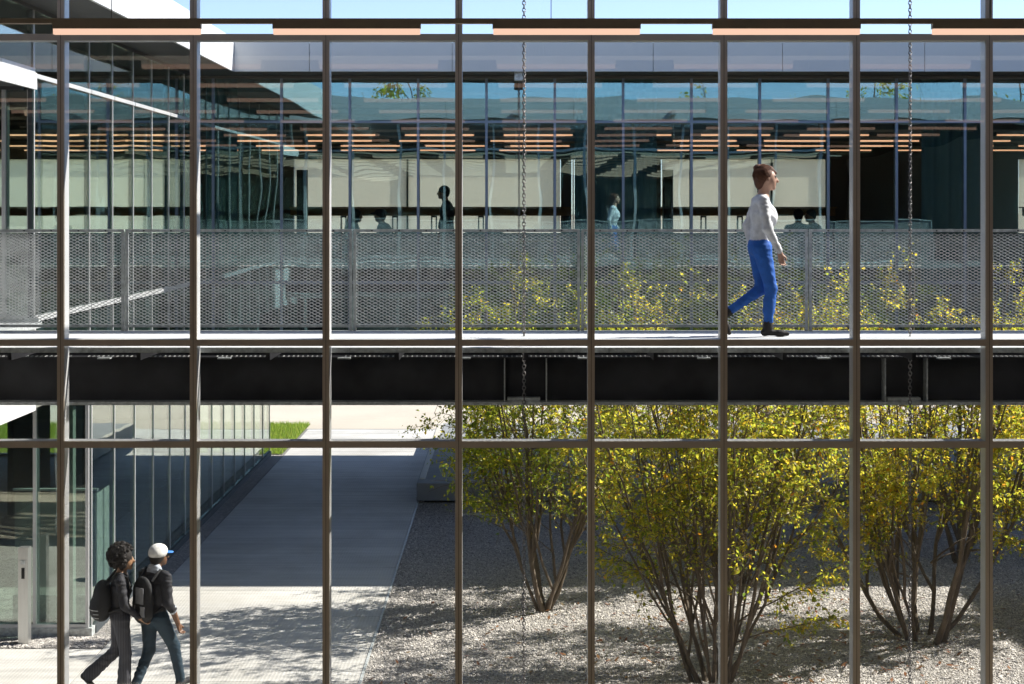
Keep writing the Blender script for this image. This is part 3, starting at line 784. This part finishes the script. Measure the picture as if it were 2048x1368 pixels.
def hand(prims, wri, fwd, side, s, mat, curl=.6):
    """palm and five fingers; fwd = direction the hand points, side = towards thumb"""
    fwd = fwd / np.linalg.norm(fwd); side = side - fwd * (side @ fwd); side /= np.linalg.norm(side); nrm = np.cross(fwd, side) * s
    pc = wri + fwd * .045
    prims.append(('c', wri + side * .012, pc + side * .018 + fwd * .03, .018, .016, mat, .012))
    prims.append(('c', wri - side * .012, pc - side * .020 + fwd * .026, .018, .015, mat, .012))
    for q, (o_, L) in enumerate([(.027, .068), (.009, .078), (-.009, .073), (-.026, .058)]):
        a = pc + fwd * .035 + side * o_; d1 = fwd * math.cos(curl * .5) + nrm * math.sin(curl * .5); b = a + d1 * L * .5
        d2 = fwd * math.cos(curl * 1.5) + nrm * math.sin(curl * 1.5); c = b + d2 * L * .5
        prims.append(('c', a, b, .0092, .0086, mat, .004)); prims.append(('c', b, c, .0086, .0074, mat, .003))
    a = wri + fwd * .025 + side * .026; b = a + side * .022 + fwd * .030 + nrm * .01; c = b + fwd * .032 + nrm * .012
    prims.append(('c', a, b, .0125, .010, mat, .008)); prims.append(('c', b, c, .010, .008, mat, .004))
def head_prims(c, yaw, mats, nose=True):
    """c = centre of skull, local +x forward; returns prims; mats: skin, lip, eye"""
    f = v3(math.cos(yaw), math.sin(yaw), 0); l = v3(-math.sin(yaw), math.cos(yaw), 0); u = v3(0, 0, 1)
    sk, lip, eye = mats; pr = []
    pr.append(('e', c, (.094, .080, .108), sk, .02)) if abs(math.sin(yaw)) < .6 else pr.append(('e', c, (.084, .090, .108), sk, .02))
    pr.append(('c', c + f * .035 - u * .045, c + f * .062 - u * .092, .058, .030, sk, .03))
    pr.append(('c', c + f * .092 + u * .010, c + f * .112 - u * .030, .009, .015, sk, .014))
    for s in (-1, 1):
        pr.append(('e', c + l * s * .078 - u * .012 - f * .005, (.018, .012, .030), sk, .008))
        pr.append(('e', c + f * .083 + l * s * .032 + u * .004, (.010, .012, .007), eye, .003))
        pr.append(('c', c + f * .088 + l * s * .016 + u * .022, c + f * .078 + l * s * .048 + u * .022, .008, .006, eye, .006))
    pr.append(('c', c + f * .090 + l * .018 - u * .062, c + f * .090 - l * .018 - u * .062, .007, .007, lip, .005))
    pr.append(('c', c - u * .02 - f * .02, c - u * .17 - f * .035, .054, .056, sk, .03))
    return pr
def limb(pr, pts, rad, mats, k=.025):
    for i in range(len(pts) - 1): pr.append(('c', pts[i], pts[i + 1], rad[i], rad[i + 1], mats[i], k))
def foot(pr, ank, ang, mat, L=.19, toe_up=0.):
    """ang: heading of foot in local xy; simple shoe with sole"""
    d = v3(math.cos(ang) * math.cos(toe_up), math.sin(ang) * math.cos(toe_up), math.sin(toe_up))
    dn = v3(math.cos(ang) * math.sin(toe_up), math.sin(ang) * math.sin(toe_up), -math.cos(toe_up))
    heel = ank + dn * .055 - d * .035
    pr.append(('c', ank, heel, .042, .036, mat, .02)); pr.append(('c', heel, ank + dn * .062 + d * (L * .7), .033, .030, mat, .02))
    pr.append(('c', ank + dn * .062 + d * (L * .55), ank + dn * .068 + d * L, .034, .024, mat, .02))

# --- woman on the bridge (local x forward = +X world)
wm = thing('person', 'woman in white sweater and blue trousers striding along the bridge deck', 'person', (2.60, 16.28, ZF))
pr = []; SW, JN, SK, BT, LP, EY = range(6)
hd = v3(.02, 0, 1.612)
pr += head_prims(hd, 0, (SK, LP, EY))
pr.append(('e', v3(-.035, 0, 1.24), (.115, .165, .20), SW, .04)); pr.append(('e', v3(.035, .0, 1.22), (.095, .13, .11), SW, .05))
pr.append(('e', v3(-.045, 0, 1.03), (.108, .155, .15), SW, .05))
pr.append(('c', v3(-.05, -.135, 1.385), v3(-.05, .135, 1.385), .055, .055, SW, .05))
pr.append(('e', v3(-.055, 0, .915), (.122, .165, .11), JN, .04))
# right arm (camera side, y=-), slightly forward
limb(pr, [v3(-.05, -.175, 1.375), v3(-.015, -.215, 1.10), v3(.105, -.205, .875)], [.056, .048, .033], [SW, SW], .03)
hand(pr, v3(.112, -.205, .855), v3(.18, .0, -1), v3(.9, .25, .1), 1, SK, .7)
limb(pr, [v3(-.05, .175, 1.375), v3(-.14, .215, 1.12), v3(-.10, .20, .885)], [.056, .048, .033], [SW, SW], .03)
hand(pr, v3(-.10, .20, .87), v3(.15, 0, -1), v3(.9, -.2, .1), -1, SK, .7)
# support leg (camera side) and trailing leg
limb(pr, [v3(-.05, -.085, .90), v3(.045, -.085, .49), v3(.015, -.08, .12)], [.098, .062, .044], [JN, JN], .03)
pr.append(('c', v3(.028, -.083, .36), v3(.022, -.082, .27), .060, .056, JN, .03))
foot(pr, v3(.015, -.08, .095), 0, BT, .20); pr.append(('c', v3(.015, -.08, .14), v3(.015, -.08, .09), .046, .046, BT, .015))
limb(pr, [v3(-.06, .085, .90), v3(-.02, .08, .48), v3(-.36, .075, .245)], [.098, .062, .042], [JN, JN], .03)
foot(pr, v3(-.385, .075, .225), 0, BT, .19, R(-62)); pr.append(('c', v3(-.36, .075, .245), v3(-.39, .075, .22), .046, .044, BT, .015))
organic('body', pr, ['sweater_white', 'jeans_blue', 'skin_light', 'boot_black', 'lip', 'eye'], .0085, wm)
hp = [('e', hd + v3(-.032, 0, .032), (.100, .092, .098), 0, .02), ('e', hd + v3(-.075, 0, -.03), (.055, .075, .085), 0, .03),
      ('e', hd + v3(-.09, 0, .105), (.052, .052, .045), 0, .02), ('c', hd + v3(.03, 0, .098), hd + v3(.085, 0, .055), .035, .02, 0, .02)]
organic('hair', hp, ['hair_auburn'], .009, wm)
def strands(name, parent, mat, c, rad, N, bun, seed, lift=.012, curl=0.):
    r_ = np.random.default_rng(seed); G = Geo()
    for i in range(N):
        u = r_.normal(size=3); u /= np.linalg.norm(u)
        if u[0] > .45 and u[2] < .5: continue
        if u[2] < -.75: continue
        p0 = c + u * rad
        if curl:
            a = r_.normal(size=3); a -= u * (a @ u); a /= np.linalg.norm(a); b = np.cross(u, a); th = np.linspace(0, r_.uniform(3, 6), 7); rr = r_.uniform(.008, .016)
            P = p0 + np.outer(np.cos(th) * rr, a) + np.outer(np.sin(th) * rr, b) + np.outer(th * curl, u)
        else:
            q = np.linspace(0, 1, 6)[:, None]; e = bun + r_.normal(0, .014, 3)
            m_ = p0 * (1 - q) + e * q; dv = (m_ - c) / rad; ln = np.linalg.norm(dv, axis=1)[:, None]
            P = c + dv / np.maximum(ln, 1e-3) * np.maximum(ln, 1.0) * rad + u * lift * np.sin(q * 3.1) * r_.uniform(.2, 1.6)
        G.tube(P, .0022 if not curl else .0028, 4)
    return link(name, G.mesh(name, mat, True), None, parent)
o = strands('loose_hair', wm, 'hair_light', hd + v3(-.032, 0, .032), np.array([.104, .096, .102]), 420, hd + v3(-.095, 0, .10), 2); o.location = (0, 0, 0)
wm.rotation_euler = (0, 0, R(2))

# --- woman with curly hair and backpack on the path
w2 = thing('person', 'woman with dark curly hair and flared trousers walking on the path', 'person', (-4.58, 18.66, 0))
pr = []; JK, TR, SK, BT, LP, EY = range(6)
hd = v3(.03, 0, 1.565)
pr += head_prims(hd, R(-8), (SK, LP, EY))
pr.append(('e', v3(-.02, 0, 1.20), (.115, .165, .21), JK, .04)); pr.append(('e', v3(-.02, 0, 1.00), (.11, .15, .15), JK, .05))
pr.append(('c', v3(-.02, -.14, 1.355), v3(-.02, .14, 1.355), .058, .058, JK, .05)); pr.append(('e', v3(-.02, 0, .90), (.12, .165, .12), TR, .04))
limb(pr, [v3(-.02, -.18, 1.345), v3(.03, -.225, 1.07), v3(.19, -.20, .93)], [.058, .050, .036], [JK, JK], .03)
hand(pr, v3(.20, -.20, .92), v3(.8, .1, -.5), v3(.3, .2, .9), 1, SK, .8)
limb(pr, [v3(-.02, .18, 1.345), v3(-.06, .22, 1.07), v3(.02, .22, .84)], [.058, .050, .036], [JK, JK], .03)
hand(pr, v3(.025, .22, .825), v3(.2, 0, -1), v3(.9, -.2, .1), -1, SK, .7)
limb(pr, [v3(-.01, -.085, .88), v3(.04, -.085, .48), v3(.02, -.085, .06)], [.100, .068, .085], [TR, TR], .03)
foot(pr, v3(.02, -.085, .085), 0, BT, .20)
limb(pr, [v3(-.03, .085, .88), v3(-.06, .085, .48), v3(-.36, .085, .22)], [.100, .066, .082], [TR, TR], .03)
foot(pr, v3(-.37, .085, .21), 0, BT, .19, R(-50))
organic('body', pr, ['jacket_black', 'stripe_trousers', 'skin_tan', 'boot_black', 'lip', 'eye'], .009, w2)
hp = [('e', hd + v3(-.045, 0, .05), (.135, .14, .125), 0, .02)]
for i in range(230):
    u = rng.normal(size=3); u /= np.linalg.norm(u)
    if u[0] > .35 and u[2] < .45: continue
    hp.append(('e', hd + v3(-.040, 0, .045) + u * np.array([.15, .155, .14]) * rng.uniform(.93, 1.08), (.021,) * 3, 0, .006))
organic('hair', hp, ['hair_black'], .0085, w2)
o = strands('loose_curl', w2, 'hair_black', hd + v3(-.045, 0, .05), np.array([.150, .155, .145]), 700, None, 4, curl=.004); o.location = (0, 0, 0)
w2.rotation_euler = (0, 0, R(14))
def place(o, holder):      # stand a worn or held thing where its wearer stands
    o.location = holder.location; o.rotation_euler = holder.rotation_euler
bp_ = thing('backpack', 'black ribbed backpack with white marks on the curly haired woman', 'backpack')
organic('sack', [('e', v3(-.215, 0, 1.14), (.115, .155, .20), 0, .05), ('e', v3(-.235, 0, 1.02), (.125, .16, .17), 0, .05), ('e', v3(-.30, 0, 1.01), (.07, .12, .12), 0, .03)], ['bag_black'], .011, bp_)
G = Geo()
for i in range(7):
    zz = .92 + .045 * i; an = np.linspace(-1.25, 1.25, 16); rr = .165 - .03 * abs(i - 2) / 4
    G.tube(np.stack([-.225 - (.145 - .012 * abs(i - 2)) * np.cos(an) * 1.02, rr * np.sin(an), np.full(16, zz)], 1), .0045, 5)
link('rib', G.mesh('rib', 'bag_white', True), None, bp_)
for zz, ww in ((1.16, .05), (1.08, .035)):
    o = link('patch', boxmesh(.006, ww * 1.2, .035, 'bag_white'), None, bp_); o.location = (-.275, -.105, zz); o.rotation_euler = (0, 0, R(42))
G = Geo()
for s in (-1, 1):
    G.tube([(-.17, s * .10, 1.30), (-.06, s * .115, 1.425), (.06, s * .115, 1.37), (.105, s * .12, 1.22), (.02, s * .16, 1.04), (-.15, s * .13, .98)], .017, 6)
link('strap', G.mesh('strap', 'bag_black', True), None, bp_)
place(bp_, w2)

# --- man with white cap
mn = thing('person', 'man in pale cap and dark jacket striding along the path', 'person', (-4.20, 18.74, 0))
pr = []; JK, TR, SK, BT, LP, EY, SH = range(7)
hd = v3(.05, 0, 1.585)
pr += head_prims(hd, R(-22), (SK, LP, EY))
pr.append(('e', v3(-.01, 0, 1.20), (.122, .180, .22), JK, .04)); pr.append(('e', v3(-.01, 0, .99), (.12, .165, .16), JK, .05))
pr.append(('c', v3(-.01, -.155, 1.37), v3(-.01, .155, 1.37), .06, .06, JK, .05)); pr.append(('e', v3(-.02, 0, .88), (.12, .165, .10), TR, .04))
pr.append(('c', v3(-.02, -.05, 1.44), v3(-.02, .05, 1.44), .052, .052, SH, .02))
limb(pr, [v3(-.01, -.20, 1.36), v3(-.03, -.245, 1.07), v3(.04, -.24, .985)], [.062, .055, .050], [JK, JK], .03)
pr.append(('c', v3(.035, -.24, .995), v3(.05, -.24, .97), .050, .047, SH, .01))
pr.append(('c', v3(.045, -.24, .98), v3(.14, -.225, .80), .040, .030, SK, .015))
hand(pr, v3(.145, -.225, .79), v3(.35, 0, -1), v3(.9, .25, .2), 1, SK, .9)
limb(pr, [v3(-.01, .20, 1.36), v3(.03, .24, 1.08), v3(.20, .23, .95)], [.062, .052, .04], [JK, JK], .03)
hand(pr, v3(.21, .23, .94), v3(.8, 0, -.5), v3(.3, -.2, .9), -1, SK, .8)
limb(pr, [v3(-.02, -.09, .88), v3(.20, -.09, .50), v3(.30, -.09, .10)], [.105, .070, .056], [TR, TR], .03)
foot(pr, v3(.30, -.09, .09), 0, BT, .20, R(6))
limb(pr, [v3(-.02, .09, .88), v3(-.02, .09, .47), v3(-.22, .09, .12)], [.105, .070, .056], [TR, TR], .03)
foot(pr, v3(-.22, .09, .10), 0, BT, .20, R(-14))
organic('body', pr, ['jacket_black', 'jeans_dark', 'skin_brown', 'shoe_dark', 'lip', 'eye', 'shirt_grey'], .009, mn)
organic('hair', [('e', hd + v3(-.025, 0, .0), (.098, .088, .09), 0, .02), ('e', hd + v3(-.06, 0, -.04), (.05, .07, .06), 0, .02)], ['hair_black'], .010, mn)
mn.rotation_euler = (0, 0, R(54))
cp = thing('cap', 'white cap with small blue peak on the striding man', 'cap')
organic('crown', [('e', hd + v3(-.012, 0, .055), (.118, .104, .090), 0, .02), ('e', hd + v3(-.03, 0, .03), (.108, .100, .06), 0, .02)], ['cap_white'], .009, cp)
organic('peak', [('e', hd + v3(.107, -.043, .030), (.060, .068, .012), 0, .01)], ['cap_blue'], .006, cp)
place(cp, mn)
b2_ = thing('backpack', 'flat black backpack with grey panel on the man in the cap', 'backpack')
organic('sack', [('e', v3(-.185, .01, 1.17), (.075, .16, .21), 0, .06), ('e', v3(-.19, .01, .98), (.08, .165, .16), 0, .06)], ['bag_black'], .011, b2_)
for (yy_, zz, a, b__) in ((-.02, 1.17, .13, .19), (-.02, .99, .17, .12)):
    o = link('panel', boxmesh(.008, a, b__, 'bag_grey'), None, b2_); o.location = (-.265, yy_, zz)
G = Geo()
for s in (-1, 1):
    G.tube([(-.15, s * .10, 1.33), (-.04, s * .125, 1.445), (.07, s * .125, 1.40), (.118, s * .13, 1.24), (.02, s * .17, 1.04), (-.14, s * .13, .96)], .018, 6)
link('strap', G.mesh('strap', 'bag_black', True), None, b2_)
place(b2_, mn)

# --- people in the office wing
def seated(x, y, rot, label, hair='hair_black', cap=False, hood=False, lean=.06):
    t = thing('person', label, 'person', (x, y, ZF)); pr = []
    hd = v3(.10 + lean, 0, 1.20); JK, TR, SK, BT, LP, EY = range(6)
    pr.extend(head_prims(hd, 0, (SK, LP, EY)))
    pr.append(('c', v3(-.02, 0, .60), v3(.04 + lean * .6, 0, .92), .135, .145, JK, .05)); pr.append(('c', v3(.03 + lean, -.15, .98), v3(.03 + lean, .15, .98), .065, .065, JK, .06))
    for s in (-1, 1):
        limb(pr, [v3(.03 + lean, s * .19, .97), v3(.10, s * .25, .74), v3(.33, s * .14, .76)], [.06, .05, .036], [JK, JK], .03)
        hand(pr, v3(.34, s * .14, .765), v3(1, -s * .2, 0), v3(0, -s, .2), s, SK, .4)
        limb(pr, [v3(0, s * .09, .57), v3(.42, s * .11, .53), v3(.40, s * .11, .10)], [.095, .068, .05], [TR, TR], .03)
        foot(pr, v3(.40, s * .11, .09), 0, BT)
    organic('body', pr, ['cloth_navy', 'cloth_charcoal', 'skin_tan', 'shoe_dark', 'lip', 'eye'], .016, t)
    hp = [('e', hd + v3(-.02, 0, .03), (.104, .094, .098), 0, .02), ('e', hd + v3(-.06, 0, -.03), (.05, .07, .06), 0, .02)]
    if hood: hp += [('e', hd + v3(-.05, 0, -.02), (.11, .11, .13), 0, .02), ('c', hd + v3(-.08, 0, -.05), hd + v3(-.13, 0, -.24), .09, .10, 0, .04)]
    organic('hair', hp, [hair], .015, t)
    t.rotation_euler = (0, 0, rot)
    if cap:
        c_ = tag(organic('cap', [('e', hd + v3(-.01, 0, .06), (.118, .102, .07), 0, .02), ('e', hd + v3(.10, 0, .045), (.10, .08, .02), 0, .02)], ['cloth_charcoal'], .013),
                 'dark flat cap on the seated man in the office', 'cap')
        c_.location = t.location; c_.rotation_euler = t.rotation_euler
    chair(x, y, rot, 'dark chair under the ' + label.split(' seated')[0] + ' in the office' + (' facing the table' if 'facing' in label else ''))
    return t
seated(-3.02, 29.35, R(20), 'hooded person seated at the office window, seen as dark outline', hood=True)
seated(-2.28, 29.35, R(165), 'man in flat cap seated in the office, seen as dark outline', cap=True)
seated(5.28, 29.35, R(70), 'person with short dark hair seated in the office behind the walking woman')
seated(5.75, 29.75, R(190), 'person seated facing left at the office table near the dark wall')
for xp, yy_, rt, wh in ((950, 29.3, 90, 'between the standing man and the far rain chain'), (995, 29.5, 70, 'just beside the far rain chain'), (1148, 29.3, 110, 'by the brown pillar'),
                        (1325, 29.3, 80, 'by the slim cabinet and teal curtain'), (1490, 29.4, 90, 'right behind the walking woman'), (830, 29.4, 80, 'between the flat capped man and the standing man')):
    chair((xp - 1023) * yy_ / 3174, yy_, R(rt), 'empty dark office chair ' + wh)
ms_ = thing('person', 'standing man seen in dark profile in the office, facing left', 'person', (-1.20, 29.1, ZF)); pr = []
JK, TR, SK, BT, LP, EY = range(6); hd = v3(.05, 0, 1.625)
pr += head_prims(hd, 0, (SK, LP, EY))
pr.append(('e', v3(-.02, 0, 1.24), (.135, .185, .23), JK, .04)); pr.append(('e', v3(.0, 0, 1.02), (.145, .175, .18), JK, .05))
pr.append(('c', v3(-.02, -.155, 1.40), v3(-.02, .155, 1.40), .062, .062, JK, .05)); pr.append(('e', v3(-.02, 0, .90), (.13, .17, .11), TR, .04))
for s in (-1, 1):
    limb(pr, [v3(-.02, s * .20, 1.39), v3(-.05, s * .25, 1.10), v3(.08, s * .22, .88)], [.064, .055, .04], [JK, JK], .03)
    hand(pr, v3(.085, s * .22, .87), v3(.4, 0, -1), v3(.9, -s * .2, .1), -s, SK, .7)
    limb(pr, [v3(-.02, s * .09, .88), v3(.0, s * .095, .48), v3(-.02, s * .10, .10)], [.105, .07, .055], [TR, TR], .03)
    foot(pr, v3(-.02, s * .10, .09), 0, BT)
organic('body', pr, ['cloth_charcoal', 'cloth_navy', 'skin_tan', 'shoe_dark', 'lip', 'eye'], .014, ms_)
organic('hair', [('e', hd + v3(-.02, 0, .035), (.108, .096, .098), 0, .02), ('e', hd + v3(-.06, 0, -.02), (.055, .075, .07), 0, .02)], ['hair_black'], .013, ms_)
ms_.rotation_euler = (0, 0, R(180))

# ------------------------------------------------------------------ trees
def make_tree(base, n_st, ht, Rm, label, seed, lean=(0, 0), nb=15, nl=13, base_r=.15, forks=2, thick=.05, ymin=17.25, leafy=1.0, tint=0., lows=()):
    r_ = np.random.default_rng(seed)
    bx, by = base
    t = thing('multi_stem_tree', label, 'tree', (bx, by, 0), 'multi stem trees in the gravel')
    brG = Geo(); LV = []; LT = []
    def leaf_cluster(p, d, n_):
        p = np.asarray(p); n_ = int(n_ * 1.35)
        if n_ <= 0: return
        q = r_.uniform(0, 1, n_) ** .7
        c = p + d * q[:, None] + r_.normal(0, .034, (n_, 3))
        ax = d / (np.linalg.norm(d) + 1e-6) * .5 + r_.normal(0, .7, (n_, 3)) + np.array([0, 0, -.35]); ax /= np.linalg.norm(ax, axis=1)[:, None]
        nn = r_.normal(0, .6, (n_, 3)) + np.array([.25, .1, .9]); sd = np.cross(ax, nn); sd /= np.linalg.norm(sd, axis=1)[:, None] + 1e-6
        nn = np.cross(sd, ax)
        L = r_.uniform(.030, .078, n_)[:, None]; Wd = L * r_.uniform(.24, .32, (n_, 1))
        V = np.stack([c, c + ax * L * .45 + sd * Wd + nn * L * .10, c + ax * L - nn * L * .12, c + ax * L * .45 - sd * Wd + nn * L * .10, c + ax * L * .5], 1)
        keep = c[:, 1] > ymin
        LV.append(V[keep]); LT.append((np.clip(r_.normal(.45 + tint, .22, n_), 0, 1))[keep])
    def twigs(P, rad, dx, dy, nb_, f0):
        m_ = len(P) - 1
        for b in range(nb_):
            f = f0 + (.98 - f0) * (b + r_.uniform(0, 1)) / nb_; i = min(int(f * m_), m_ - 1); p = P[i] + (P[i + 1] - P[i]) * (f * m_ - i)
            aa = r_.uniform(0, 6.28); out = np.array([math.cos(aa), math.sin(aa), 0]) * .8 + np.array([dx, dy, 0]) * .45
            d = out + np.array([0, 0, r_.uniform(.15, .95)]); d /= np.linalg.norm(d)
            L = r_.uniform(.40, .95) * (1.15 - .55 * f)
            u = np.linspace(0, 1, 6)[:, None]
            Q = p + d * L * u + np.array([0, 0, -.12]) * L * u ** 2 + np.cumsum(r_.normal(0, .012, (6, 3)), 0)
            Q[:, 1] = np.maximum(Q[:, 1], ymin + .05)
            brG.tube(Q, np.linspace(max(rad[i] * .42, .0055), .0026, 6), 5)
            dens = np.clip((p[2] - .45) / 1.5, .10, 1) * leafy * r_.choice([.15, .8, 1.2, 1.9])
            for k in range(5):
                g_ = r_.uniform(.25, 1); ii = min(int(g_ * 5), 4); p2 = Q[ii] + (Q[ii + 1] - Q[ii]) * (g_ * 5 - ii)
                d2 = d * .6 + r_.normal(0, .55, 3) + np.array([0, 0, .12]); d2 /= np.linalg.norm(d2); L2 = r_.uniform(.18, .42)
                Q2 = np.stack([p2, p2 + d2 * L2 * .5, p2 + d2 * L2 + np.array([0, 0, -.03])])
                brG.tube(Q2, [.0033, .0028, .0018], 4)
                leaf_cluster(p2, d2 * L2 * 1.05, r_.poisson(nl * dens))
    for s in range(n_st):
        a = 2 * math.pi * (s + r_.uniform(-.35, .35)) / n_st; rr = Rm * r_.uniform(.30, 1.0)
        h = ht * r_.uniform(.72, 1.0) * (1 - .12 * rr / (Rm * 1.2))
        tt = np.linspace(0, 1, 14)
        dx = math.cos(a); dy = math.sin(a) * .85
        wob = np.cumsum(r_.normal(0, .022, (14, 2)), 0)
        r0 = base_r * r_.uniform(.25, 1.0)
        rads = r0 + rr * tt ** r_.uniform(.70, .95)
        P = np.stack([bx + dx * rads + wob[:, 0] + lean[0] * tt, by + dy * rads + wob[:, 1] + lean[1] * tt, -.06 + (h + .06) * tt], 1)
        P[:, 1] = np.maximum(P[:, 1], ymin + .08)
        rad = thick * r_.uniform(.55, 1.15) * (1 - tt) ** .7 + .004
        rad[0] *= 1.25
        G = Geo(); G.tube(P, rad, 7)
        link('trunk', G.mesh('trunk', 'bark', True), None, t)
        twigs(P, rad, dx, dy, nb, .25)
        for q in range(forks):
            f = r_.uniform(.10, .42); i = int(f * 13); p = P[i]; a2 = a + r_.normal(0, .9)
            ex, ey = math.cos(a2), math.sin(a2) * .85; hh = (h - p[2]) * r_.uniform(.65, .98); r2 = Rm * r_.uniform(.25, .75)
            uu = np.linspace(0, 1, 11)
            wob = np.cumsum(r_.normal(0, .02, (11, 2)), 0); wob -= wob[0]
            P2 = np.stack([p[0] + ex * r2 * uu ** .85 + wob[:, 0] + lean[0] * uu * .5, p[1] + ey * r2 * uu ** .85 + wob[:, 1] + lean[1] * uu * .5, p[2] + hh * uu], 1)
            P2[:, 1] = np.maximum(P2[:, 1], ymin + .08)
            rad2 = rad[i] * .68 * (1 - uu) ** .8 + .0035
            brG.tube(P2, rad2, 6)
            twigs(P2, rad2, ex, ey, int(nb * .65), .22)
    for ang, z0, ln_, rise in lows:
        ang = R(ang); e = np.array([math.cos(ang), math.sin(ang), 0])
        u = np.linspace(0, 1, 12)[:, None]
        Q = np.array([bx, by, z0]) + e * (.12 + ln_ * u) + np.array([0, 0, 1.]) * rise * u ** .8 + np.cumsum(r_.normal(0, .014, (12, 3)), 0)
        Q[:, 1] = np.maximum(Q[:, 1], ymin + .1)
        brG.tube(Q, np.linspace(.014, .003, 12), 5)
        for q in range(22):
            g_ = r_.uniform(.38, 1) * 11; ii = min(int(g_), 10); p2 = Q[ii] + (Q[ii + 1] - Q[ii]) * (g_ - ii)
            d2 = e * .7 + r_.normal(0, .6, 3) * np.array([1, 1, .45]); d2 /= np.linalg.norm(d2); L2 = r_.uniform(.15, .40)
            brG.tube(np.stack([p2, p2 + d2 * L2 * .5, p2 + d2 * L2]), [.003, .0025, .0018], 4)
            leaf_cluster(p2, d2 * L2, r_.poisson(13))
    link('branches', brG.mesh('branches', 'bark', True), None, t)
    V = np.concatenate(LV); N = len(V)
    f = np.array([(0, 1, 4), (1, 2, 4), (2, 3, 4), (3, 0, 4)])
    F = (f[None] + 5 * np.arange(N)[:, None, None]).reshape(-1, 3)
    me = mesh_np('crown', V.reshape(-1, 3), F, 'leaf', False, np.repeat(np.concatenate(LT), 5))
    kind(link('crown', me, None, t), 'stuff')
    return t
make_tree((.47, 22.5), 6, 5.45, 1.65, 'slender multi stem tree with green yellow leaves beside the low terrace end', 23, (-.05, 0), nb=16, nl=12, base_r=.09, forks=4, thick=.034, tint=-.10, lows=[(175, 1.5, 1.2, .75), (200, .9, 1.1, .9), (185, 2.2, 1.2, 1.2), (165, 1.9, 1.1, .5), (190, 2.6, 1.15, 1.5)])
make_tree((2.42, 19.0), 14, 5.3, 2.0, 'wide multi stem tree with yellow leaves in the middle of the gravel', 5, (.1, .35), nb=12, nl=9, base_r=.30, forks=3, thick=.021, ymin=17.35, tint=.04, lows=[(10, .35, 1.35, .35), (-5, .55, 1.5, .95), (175, .9, 1.4, .7), (185, 1.2, 1.4, 1.2), (20, 1.0, 1.6, 1.0)])
make_tree((5.42, 21.05), 10, 5.5, 2.0, 'thick stemmed golden leaved tree by the right rain chain', 8, (-.05, .15), nb=13, nl=9, base_r=.42, forks=3, thick=.036, tint=.10, lows=[(200, .9, 1.0, .75), (215, 1.1, .9, .9), (190, .8, 1.35, .5), (240, 1.2, .8, 1.1), (-20, 1.0, 1.3, .9), (225, 1.5, .7, .8)])
make_tree((8.0, 22.2), 8, 4.8, 1.6, 'golden tree whose leaves hang in from the right edge of the courtyard', 9, (-.1, 0), nb=12, nl=11, thick=.038, tint=.1, lows=[(200, .8, 1.4, .5), (190, 1.3, 1.4, .9), (210, 1.7, 1.5, 1.0)])
make_tree((3.4, 24.8), 7, 5.0, 1.7, 'yellow leaved tree standing deeper in the courtyard behind the wide tree', 12, (0, 0), nb=13, nl=11, thick=.038, tint=.06)
back = make_tree((7.2, 25.6), 5, 4.7, 1.6, 'golden tree deepest in the courtyard, close to the office wing', 15, (0, 0), nb=12, nl=10, thick=.038, tint=.08)

# trees and roof equipment behind the hall roof, seen mirrored in the upper office glass
for i, (x, y, sc_) in enumerate([(-6.5, -24, 2.9), (-2.0, -26, 3.1), (12.5, -24, 3.0), (17.5, -25, 3.2), (22, -23, 3.0)]):
    t = back.copy(); col.objects.link(t); t.location = (x, y, 0); t.scale = (sc_,) * 3; t.rotation_euler = (0, 0, i * 1.3)
    t['group'] = 'trees behind the hall'; t['label'] = 'tall tree behind the hall roof, mirrored in the upper office glass'
    for ch in list(back.children):
        c = ch.copy(); col.objects.link(c); c.parent = t
for i, (x, y) in enumerate([(4.6, 4.2), (7.0, 5.5), (9.0, 4.0)]):
    t = thing('roof_unit', 'pale roof ventilation unit on the hall roof, mirrored in the upper office glass', 'vent', (x, y, H + 2.9), 'roof ventilation units')
    box('housing', x - .5, x + .5, y - .5, y + .5, H + 2.905, H + 3.35, 'white_panel', t)
    box('hood', x - .6, x + .6, y - .6, y + .6, H + 3.352, H + 3.5, 'galvanised', t)

# fallen leaves
N = 800
cx = rng.choice([2.4, 5.4, .5, 4.2], N); x = cx + rng.normal(0, 1.3, N); y = rng.choice([19.2, 21.2, 22.6, 20.5], N) + rng.normal(0, .9, N)
ok = (x > -1.7) & (x < 8.5) & (y > 16); x, y = x[ok], y[ok]; N = len(x)
a = rng.uniform(0, 6.28, N); L = rng.uniform(.03, .06, N)
d = np.stack([np.cos(a), np.sin(a), rng.uniform(-.2, .5, N)], 1) * L[:, None]; s_ = np.stack([-np.sin(a), np.cos(a), rng.uniform(-.3, .3, N)], 1) * L[:, None] * .4
c = np.stack([x, y, np.full(N, .03)], 1)
V = np.stack([c - d, c + s_, c + d, c - s_], 1).reshape(-1, 3)
tag(kind(link('fallen_leaves', mesh_np('fallen_leaves', V, np.arange(4 * N).reshape(-1, 4), 'dry_leaf', False, np.repeat(rng.uniform(0, 1, N), 4))), 'stuff'),
    'reddish dry leaves scattered on the gravel under the trees', 'leaves')
